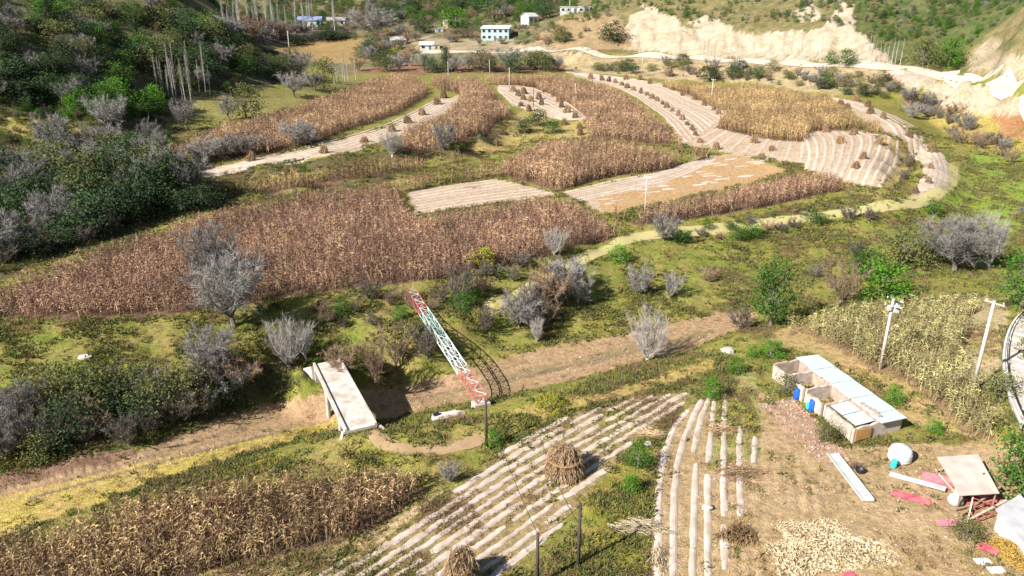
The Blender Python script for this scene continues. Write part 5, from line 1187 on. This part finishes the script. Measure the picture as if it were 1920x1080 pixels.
# ================================================================== RUINED BUILDING
def ruin():
    ht = 1.55
    S_, E_, W_, N_ = [Vector(pz(u, v, ht)) for u, v in ((1601,807),(1692,784),(1450,684),(1533,670))]
    def q(a, b, z=0.0):
        p = (S_ * (1 - a) + E_ * a) * (1 - b) + (W_ * (1 - a) + N_ * a) * b; return Vector((p.x, p.y, z))
    org = q(.5, .5); gz = float(Zat(org.x, org.y))
    t = thing('ruined_building', 'roofless row of rooms with broken walls and one long pale roof', 'building', (org.x, org.y, gz))
    def wall(a0, b0, a1, b1, h0, h1, mat='adobe', th=.24, name='wall', seed=0):
        r = random.Random(seed); p = q(a0, b0) - org; r_ = q(a1, b1) - org; p.z = r_.z = 0
        d = (r_ - p); L = d.length; d.normalize(); s = Vector((-d.y, d.x, 0)) * th / 2; n_ = max(2, int(L / .4)); V = []; Fs = []
        for k in range(n_ + 1):
            c = p + d * L * k / n_; h = h0 + (h1 - h0) * k / n_ + (r.uniform(-.12, .10) if 0 < k < n_ else 0)
            V += [c - s + Vector((0, 0, -.6)), c + s + Vector((0, 0, -.6)), c + s + Vector((0, 0, h)), c - s + Vector((0, 0, h))]
        for k in range(n_):
            a = 4 * k
            for i in range(4): Fs.append((a + i, a + (i + 1) % 4, a + 4 + (i + 1) % 4, a + 4 + i))
        Fs += [(3, 2, 1, 0), (4 * n_, 4 * n_ + 1, 4 * n_ + 2, 4 * n_ + 3)]
        return MB().add(V, Fs).build(name, M[mat], t)
    for i, (b0, b1, h0, h1) in enumerate([(0.02,.30,1.5,1.5),(.355,.53,1.5,1.3),(.585,.77,1.45,1.4),(.82,.985,1.5,1.35)]):
        wall(.012, b0, .012, b1, h0, h1, 'adobe_pale', seed=i)
    for i, b in enumerate((.335, .565, .80)): wall(.03, b, .60, b, 1.5, 1.55, 'adobe_pale', seed=10 + i, name='partition')
    wall(.0, .99, .985, .99, 1.5, 1.6, 'adobe', seed=20); wall(0, .005, .985, .005, 1.5, 1.55, 'adobe_pale', seed=21); wall(.99, 0.0, .99, 1, 1.55, 1.55, 'adobe', seed=22)
    wall(.58, .012, .58, .982, 1.5, 1.5, 'adobe', seed=23, name='inner_wall')
    def sheet(a0, a1, b0, b1, z, mat, name, th=.07, tilt=0.0):
        P = [q(a0, b0) - org, q(a1, b0) - org, q(a1, b1) - org, q(a0, b1) - org]; zz = [z, z + tilt, z + tilt, z]
        V = [Vector((p.x, p.y, h)) for p, h in zip(P, zz)] + [Vector((p.x, p.y, h + th)) for p, h in zip(P, zz)]
        return MB().add(V, [(3,2,1,0),(4,5,6,7),(0,1,5,4),(1,2,6,5),(2,3,7,6),(3,0,4,7)]).build(name, M[mat], t)
    for k in range(9):
        sheet(.52 if k % 3 else .50, 1.03, -.03 + k * .1166, -.03 + (k + 1) * .1166 - .003, 1.66 + .03 * (k % 2), 'roof_cyan', 'roof_panel', .05, -.10)
    for k in range(2): sheet(.13, .50, .045 + k * .145, .045 + (k + 1) * .145 - .008, 1.30, 'roof_cyan', 'roof_panel', .05, .06)
    # boarded patch on the near wall, loose bricks on the roof
    a, b = q(.03, -.012) - org, q(.34, -.012) - org; d = (b - a); L = d.length
    MB().box((0, 0, 0), (L, .05, 1.1)).build('board', M['board'], t, loc=((a + b) / 2 + Vector((0, 0, .85))), rot=(0, 0, math.atan2(d.y, d.x)))
    for k in range(6):
        c = q(.60 + .02 * math.sin(k), .05 + k * .035) - org
        MB().box((0, 0, 0), (.34, .42, .16)).build('brick', M['adobe'], t, loc=(c.x, c.y, 1.79), rot=(0, 0, .3 * math.sin(k * 5)))
    for i, (aa, bb) in enumerate(((.42, .90), (.40, .68))):
        c = q(aa, bb); o = link('rubble_heap', heap_mesh(60 + i, 130, .8, .55, .6, .35, .25, M['steel_dark']), None, (c.x, c.y, gz + .02))
        tag(o, ('dark heap in the far roofless room', 'dark heap in the second roofless room')[i], 'heap')
    for aa, b0, b1 in ((.30, .36, .98),):
        c = [q(.03, .03) - org, q(.58, .03) - org, q(.58, .98) - org, q(.03, .98) - org]
        MB().prism([(p.x, p.y) for p in c], -.3, .06).build('floor', M['dirt'], t)
ruin()
def barrel(u, v, vt, r0, mat, label, cat='barrel', name='barrel'):
    p = hit(u, v); h = max(.4, height_to(p, vt)); t = thing(name, label, cat, p)
    MB().lathe([(r0 * .92, 0), (r0, .04), (r0, h * .3), (r0 * 1.05, h * .33), (r0, h * .36), (r0, h * .63), (r0 * 1.05, h * .66), (r0, h * .69), (r0, h * .94), (r0 * .93, h)], 18).build('body', M[mat], t, True)
    MB().lathe([(r0 * .95, h - .01), (r0 * .97, h + .03), (r0 * .8, h + .05)], 18).build('lid', M[mat], t)
    return t
barrel(1493, 748, 729, .32, 'blue', 'blue plastic barrel at the second gap of the ruined wall')
barrel(1522, 770, 751, .32, 'blue', 'blue plastic barrel beside the cyan bucket at the ruined wall')
barrel(1515, 766, 756, .22, 'cyan', 'cyan bucket touching the blue barrel at the ruined wall', 'bucket', 'bucket')
barrel(1675, 876, 863, .26, 'cyan', 'cyan bucket below the white water tank', 'bucket', 'bucket')
p = hit(1686, 862); t = thing('water_tank', 'squat white plastic water tank on the tan yard', 'tank', p)
MB().lathe([(.85, 0), (.95, .06), (.97, .5), (.95, .95), (.8, 1.25), (.4, 1.42), (.18, 1.46)], 24).build('body', M['white_plastic'], t, True)
MB().lathe([(.2, 1.44), (.22, 1.52), (.16, 1.56)], 16).build('lid', M['white_plastic'], t)
for k in range(3): MB().lathe([(.965, .2 + .28 * k), (.985, .23 + .28 * k), (.965, .26 + .28 * k)], 24).build('rib', M['white_plastic'], t)
# long metal tray on the ground
def tray():
    a = hit(1560, 854); b = hit(1627, 942); a.z += .18; b.z += .18; d = b - a; L = d.length; rz = math.atan2(d.y, d.x)
    t = thing('metal_tray', 'long white metal tray lying on the tan yard', 'tray', (a.x, a.y, min(a.z, b.z)), rz)
    MB().box((L / 2, 0, 0), (L, .92, .06)).build('base', M['sheet_white'], t)
    for s in (-1, 1): MB().box((L / 2, s * .48, .05), (L, .04, .2)).build('side', M['sheet_white'], t)
    MB().box((L + .022, 0, .05), (.04, .99, .2)).build('end', M['sheet_white'], t)
    for k in range(3): MB().box((L * (.15 + .33 * k), 0, -.13), (.16, 1.0, .2)).build('bearer', M['timber'], t)
    MB().box((L - .7, .1, .06), (.25, .2, .07), (0, 0, .4)).build('patch', M['roof_grey'], t)
tray()
p = hit(1612, 886); t = thing('iron_pot', 'dark iron pot beside the white metal tray', 'pot', p)
MB().lathe([(.12, 0), (.30, .06), (.38, .22), (.36, .38), (.40, .42), (.33, .40), (.28, .2), (.05, .1)], 16).build('bowl', M['steel_dark'], t, True)
for s in (-1, 1): MB().tube([(s * .37, -.1, .33), (s * .50, 0, .36), (s * .37, .1, .33)], .02, 5).build('handle', M['steel_dark'], t)
bundle(1603, 874, .9, .5, .35, 90, (1, .3), 'timber', 'small heap of dark firewood behind the white metal tray', .6, .09, 21)
# ================================================================== SHED, TIMBER AND CLOTHS IN THE YARD
def slab_roof(name, label, px, z, mat, wallmat=None):
    Pw = [Vector(pz(u, v, z)) for u, v in px]; c = sum(Pw, Vector()) / 4; gz = float(Zat(c.x, c.y))
    t = thing(name, label, 'shed', (c.x, c.y, gz)); Lp = [(p - c) for p in Pw]
    n_ = 6
    for k in range(n_):
        f0, f1 = k / n_, (k + 1) / n_ - .004
        P = [Lp[0].lerp(Lp[1], f0), Lp[0].lerp(Lp[1], f1), Lp[3].lerp(Lp[2], f1), Lp[3].lerp(Lp[2], f0)]; zz = z - gz + .012 * (k % 2)
        V = [Vector((p.x, p.y, zz)) for p in P] + [Vector((p.x, p.y, zz + .06)) for p in P]
        MB().add(V, [(3,2,1,0),(4,5,6,7),(0,1,5,4),(1,2,6,5),(2,3,7,6),(3,0,4,7)]).build('roof_panel', M[mat], t)
    ins = [p * .9 for p in Lp]
    for p in ins: MB().tube([(p.x, p.y, -.4), (p.x, p.y, z - gz)], .07, 7).build('post', M['timber'], t)
    for i in range(4):
        a, b = ins[i], ins[(i + 1) % 4]; MB().tube([(a.x, a.y, z - gz - .08), (b.x, b.y, z - gz - .08)], .06, 6).build('beam', M['timber'], t)
    if wallmat:
        for i in (2, 3):
            a, b = ins[i] * .97, ins[(i + 1) % 4] * .97; d = b - a
            MB().box((0, 0, 0), (d.length, .12, z - gz - .1)).build('wall', M[wallmat], t, loc=((a + b) / 2).to_3d() * 1.0 + Vector((0, 0, (z - gz) / 2 - .1)), rot=(0, 0, math.atan2(d.y, d.x)))
    return t
slab_roof('open_shed', 'open shed with a flat pinkish white roof in the yard', [(1757,858),(1834,853),(1874,926),(1800,930)], 1.9, 'roof_pink', None)
slab_roof('open_shed', 'shed with a plain grey roof beyond the timber pile', [(1866,956),(1912,928),(1995,1010),(1935,1035)], 2.0, 'roof_grey', 'wall_white')
def cloth(u, v, L, W_, rz, mat, label, seed, name='cloth_sheet'):
    r = np.random.default_rng(seed); p = hit(u, v); n_ = 14; V = []; Fs = []
    for i in range(n_):
        for j in range(n_):
            x_ = (i / (n_ - 1) - .5) * L * (1 + .12 * r.normal() * (j in (0, n_ - 1))); y_ = (j / (n_ - 1) - .5) * W_ * (1 + .12 * r.normal() * (i in (0, n_ - 1)))
            X_, Y_ = x_ * math.cos(rz) - y_ * math.sin(rz), x_ * math.sin(rz) + y_ * math.cos(rz)
            V.append((X_, Y_, float(Zat(p.x + X_, p.y + Y_)) - p.z + .05 + .11 * abs(math.sin(i * 1.3 + j * .6 + seed)) * r.uniform(.3, 1)))
    for i in range(n_ - 1):
        for j in range(n_ - 1): Fs.append((i * n_ + j, (i + 1) * n_ + j, (i + 1) * n_ + j + 1, i * n_ + j + 1))
    o = MB().add(V, Fs).build(name, M[mat], None, True); o.location = p; return tag(o, label, 'cloth')
cloth(1756, 900, 2.2, 1.6, -.5, 'pink_cloth', 'crumpled pink sheet beside the open shed', 1)
cloth(1772, 912, 1.4, 1.0, .6, 'red_cloth', 'red cloth spread under the edge of the open shed', 8)
cloth(1708, 934, 2.8, 1.1, -.55, 'red_cloth', 'red cloth on the ground along the long timber', 2)
cloth(1778, 982, 1.8, .8, .05, 'pink_cloth', 'pink cloth at the lower end of the long timber', 3)
cloth(1845, 940, 3.0, 1.2, .25, 'red_cloth', 'red cloth hanging over the timber pile', 4)
cloth(1852, 1030, 1.4, 1.0, -.9, 'red_cloth', 'red cloth beside the yellow corn cobs', 5)
cloth(1592, 1078, .9, .5, .2, 'red_cloth', 'scrap of red cloth below the husk pile', 6)
def plank(a, b, wd, th, mat, label, za=.12, zb=.12, name='plank', cat='plank'):
    p, q_ = hit(*a), hit(*b); p.z += za; q_.z += zb; d = q_ - p; c = (p + q_) / 2
    o = MB().box((0, 0, 0), (d.length, wd, th)).build(name, M[mat], None)
    o.location = c; o.rotation_euler = d.to_track_quat('X', 'Z').to_euler(); return tag(o, label, cat)
plank((1668,890), (1772,924), .55, .14, 'sheet_white', 'wide white board lying toward the open shed', .1, .35, 'board', 'board')
plank((1722,922), (1803,976), .22, .2, 'timber', 'long dark timber lying below the white board', .12, .2)
plank((1800,972), (1872,930), .16, .14, 'timber', 'dark timber on top of the pile', .3, .9)
plank((1806,984), (1884,950), .14, .12, 'timber_pale', 'pale plank at the front of the timber pile', .2, .6)
plank((1790,960), (1860,946), .15, .12, 'timber', 'dark timber across the middle of the pile', .25, .4)
plank((1815,972), (1870,964), .13, .1, 'timber', 'short dark timber at the low end of the pile', .2, .3)
plank((1812,990), (1822,935), .10, .1, 'timber_pale', 'pale post leaning upright on the timber pile', .1, 1.6)
plank((1740,878), (1780,900), .14, .1, 'timber', 'short timber lying on the pink sheet', .2, .3)
plank((1752,884), (1790,930), .1, .1, 'timber_pale', 'thin pale stick on the pink sheet', .25, .3)
def red_frame():
    p = hit(1846, 966); t = thing('steel_rack', 'red metal rack of crossed bars lying on the timber pile', 'rack', (p.x, p.y, p.z + .35), .35)
    for y_ in (-.55, .55): MB().tube([(-1.6, y_, 0), (1.6, y_, .35)], .05, 7).build('side_bar', M['steel_red'], t)
    for k in range(5): x_ = -1.4 + .7 * k; MB().tube([(x_, -.55, .17 + x_ * .11), (x_, .55, .17 + x_ * .11)], .035, 6).build('cross_bar', M['steel_red'], t)
    for x_ in (-1.3, 1.2):
        for y_ in (-.55, .55): MB().tube([(x_, y_, .17 + x_ * .11), (x_, y_, -.6)], .04, 6).build('leg', M['steel_red'], t)
    MB().tube([(1.3, -.5, .3), (-.9, .5, 1.1)], .04, 6).build('brace', M['steel_red'], t)
red_frame()
o = MB().tube([(-1.1, 0, 0), (0, .04, .03), (1.1, 0, 0)], [.17, .19, .17], 10).build('tarp_roll', M['tarp'], None, True); p = hit(1850, 932); p.z += .75; o.location = p; o.rotation_euler = (0, 0, .12)
tag(o, 'black rolled tarpaulin lying on the timber pile', 'tarp')
p = hit(1790, 945); t = thing('feed_sack', 'bulging grey sack leaning at the timber pile', 'sack', p, .4)
MB().lathe([(.25, 0), (.55, .08), (.62, .4), (.5, .75), (.22, .95), (.10, 1.0)], 12).build('body', M['roof_grey'], t, True); MB().lathe([(.10, .99), (.2, 1.12), (.18, 1.2)], 10).build('neck', M['roof_grey'], t)
for k, (u, v) in enumerate(((1800,925),(1822,918),(1840,930))):
    p = hit(u, v); t = thing('feed_sack', 'pale sack standing in the shade under the pinkish shed roof', 'sack', p, k * 1.1, 'sacks under the shed roof')
    MB().lathe([(.22, 0), (.42, .06), (.46, .35), (.40, .68), (.18, .85), (.08, .9)], 11).build('body', M['adobe_pale'], t, True); MB().lathe([(.08, .89), (.16, 1.0), (.15, 1.07)], 9).build('neck', M['adobe_pale'], t)
cb = heap_mesh(77, 2600, 1.1, 1.7, .9, .2, .08, M['cob']); tag(link('cob_heap', cb, None, hit(1900, 1042)), 'heap of yellow corn cobs against the grey roofed shed', 'corn cobs', None, 'stuff')
for k, (u, v, L, W_, lb) in enumerate(((1843, 1054, 1.1, .6, 'white board beside the red cloth by the corn cobs'), (1868, 1070, 1.1, .6, 'white board lying in front of the corn cob heap'))):
    p = hit(u, v); o = MB().box((0, 0, .06), (L, W_, .08), (.05, .03, .1)).build('board', M['white_plastic'], None); o.location = p; tag(o, lb, 'board')
# ================================================================== WHITE ROAD BEND WITH GUARD RAIL
def bend():
    edge = [(1922,582),(1904,598),(1891,622),(1884,652),(1883,688),(1890,726),(1902,760),(1918,795)]
    W_ = smooth_line([Vector(pz(u, v, 2.6)) for u, v in edge], 2)
    out = [p + Vector((9, .5, 0)) for p in W_]
    V = []; Fs = []; n_ = len(W_)
    for a, b in zip(W_, out): V += [(a.x, a.y, 2.45), (b.x, b.y, 2.6), (a.x, a.y, .3)]
    for i in range(n_ - 1): Fs += [(3 * i, 3 * i + 1, 3 * i + 4, 3 * i + 3), (3 * i + 2, 3 * i, 3 * i + 3, 3 * i + 5)]
    tag(MB().add(V, Fs).build('road', M['concrete'], None), kind='structure')
    base = W_[0]; t = thing('guard_rail', 'dark guard rail with white posts round the white road bend', 'guard rail', (base.x, base.y, 2.45))
    Lr = [p + Vector((.25, 0, 0)) - base for p in W_]
    V = []; Fs = []
    prof = [(0, .5), (.05, .56), (0, .63), (.05, .70), (0, .78)]
    for p in Lr:
        for dx, dz in prof: V.append((p.x - dx, p.y, dz - .15))
    for i in range(n_ - 1):
        for j in range(4): a = i * 5 + j; Fs.append((a, a + 1, a + 6, a + 5))
    MB().add(V, Fs).build('rail', M['steel_dark'], t)
    for p in Lr[2::5]: MB().box((p.x + .1, p.y, .15), (.12, .12, .8)).build('post', M['white_plastic'], t)
    V = []; Fs = []
    for p in Lr: V += [(p.x - .45, p.y, .0), (p.x - .2, p.y, .0), (p.x - .2, p.y, .18), (p.x - .45, p.y, .18)]
    for i in range(n_ - 1):
        for j in range(4): a = i * 4; Fs.append((a + j, a + (j + 1) % 4, a + 4 + (j + 1) % 4, a + 4 + j))
    MB().add(V, Fs).build('kerb', M['wall_white'], t)
bend()
# ================================================================== HOUSES
def house(u, v, wpx, hpx, dep_m, rz, wm, rm, label, roof='flat', nwin=3, floors=1, name='house'):
    p = hit(u, v); dd = p.y * CP + (H - p.z) * SP; w_ = wpx * dd / F; h = hpx * dd / F
    t = thing(name, label, 'house', p, rz)
    MB().box((0, dep_m / 2, h / 2 - 1), (w_, dep_m, h + 2)).build('wall', M[wm], t)
    if roof == 'flat':
        MB().box((0, dep_m / 2, h + .12), (w_ + .5, dep_m + .5, .24)).build('roof', M[rm], t)
    elif roof == 'gable':
        y0, y1, ym, zz, o_ = -.5, dep_m + .5, dep_m / 2, h + .25 * dep_m, w_ / 2 + .4
        V = [(-o_, y0, h - .1), (o_, y0, h - .1), (o_, ym, zz), (-o_, ym, zz), (-o_, y1, h - .1), (o_, y1, h - .1)]
        V2 = [(a, b, c + .18) for a, b, c in V]
        MB().add(V + V2, [(0,1,2,3),(3,2,5,4),(7,6,9,8),(8,9,10,11),(0,6,7,1),(4,5,11,10),(1,7,8,2),(2,8,11,5),(3,9,6,0),(4,10,9,3)]).build('roof', M[rm], t)
        MB().add([(-w_/2,0,h-.02),(w_/2,0,h-.02),(-w_/2,dep_m,h-.02),(w_/2,dep_m,h-.02),(-w_/2,ym,zz-.05),(w_/2,ym,zz-.05)], [(0,4,2),(1,3,5)]).build('gable_wall', M[wm], t)
    else:
        V = [(-w_/2-.4, -.5, h - .3), (w_/2+.4, -.5, h - .3), (w_/2+.4, dep_m + .5, h + .9), (-w_/2-.4, dep_m + .5, h + .9)]
        V2 = [(a, b, c + .2) for a, b, c in V]
        MB().add(V + V2, [(3,2,1,0),(4,5,6,7),(0,1,5,4),(1,2,6,5),(2,3,7,6),(3,0,4,7)]).build('roof', M[rm], t)
        MB().box((0, dep_m - .1, h + .3), (w_ - .1, .3, 1.0)).build('back_wall', M[wm], t)
    fh = h / floors
    for f in range(floors):
        for k in range(nwin):
            x_ = -w_ / 2 + w_ * (k + .5) / nwin; ww = min(1.5, w_ / nwin * .5)
            if f == 0 and k == nwin // 2:
                dr = MB().box((x_, -.02, min(2.2, fh * .8) / 2), (min(1.1, ww), .10, min(2.2, fh * .8))).build('door', M['door'], t)
                continue
            zz = f * fh + fh * .55; wh = fh * .42
            fr = MB().box((x_, -.03, zz), (ww + .2, .10, wh + .2)).build('window', M['wall_white'], t)
            MB().box((x_, -.085, zz), (ww, .03, wh)).build('pane', M['window'], fr)
    return t
house(928, 76, 52, 22, 9, -.12, 'wall_cyan', 'roof_green', 'pale blue two storey house with a light green roof in the village', 'mono', 5, 2)
house(800, 94, 25, 10, 6, .05, 'wall_white', 'roof_cyan', 'small white hut with a pale flat roof beside the dirt yard', 'mono', 2, 1)
house(818, 92, 13, 7, 5, .05, 'wall_mud', 'roof_tile', 'little dark open hut attached to the small white hut', 'flat', 1, 1)
house(748, 88, 26, 13, 7, .3, 'wall_mud', 'roof_grey', 'mud hut with a sloping grey roof at the orange field', 'mono', 2, 1)
house(856, 50, 36, 11, 7, .45, 'wall_mud', 'wall_white', 'mud house with a white parapet roof behind the dirt yard', 'flat', 3, 1)
house(824, 60, 14, 6, 5, .2, 'wall_white', 'roof_grey', 'low white outbuilding beside the parapet house', 'flat', 1, 1)
house(1078, 24, 56, 10, 9, -.08, 'wall_white', 'wall_white', 'long white house on the hilltop above the bare slope', 'flat', 5, 1)
house(1000, 44, 22, 12, 7, .6, 'wall_white', 'roof_grey', 'grey roofed house on the terrace below the hilltop house', 'gable', 2, 1)
house(934, 36, 24, 10, 7, 0, 'wall_mud', 'roof_tile', 'tile roofed mud house above the pale blue house', 'gable', 3, 1)
house(580, 49, 44, 10, 8, .05, 'wall_white', 'roof_blue', 'blue roofed house at the foot of the poplar grove', 'gable', 4, 1)
house(630, 48, 34, 9, 7, .05, 'wall_white', 'roof_tile', 'white walled house beside the blue roofed house', 'gable', 3, 1)
house(690, 88, 26, 8, 6, .2, 'wall_mud', 'roof_tile', 'low mud house in the orange field', 'flat', 2, 1)
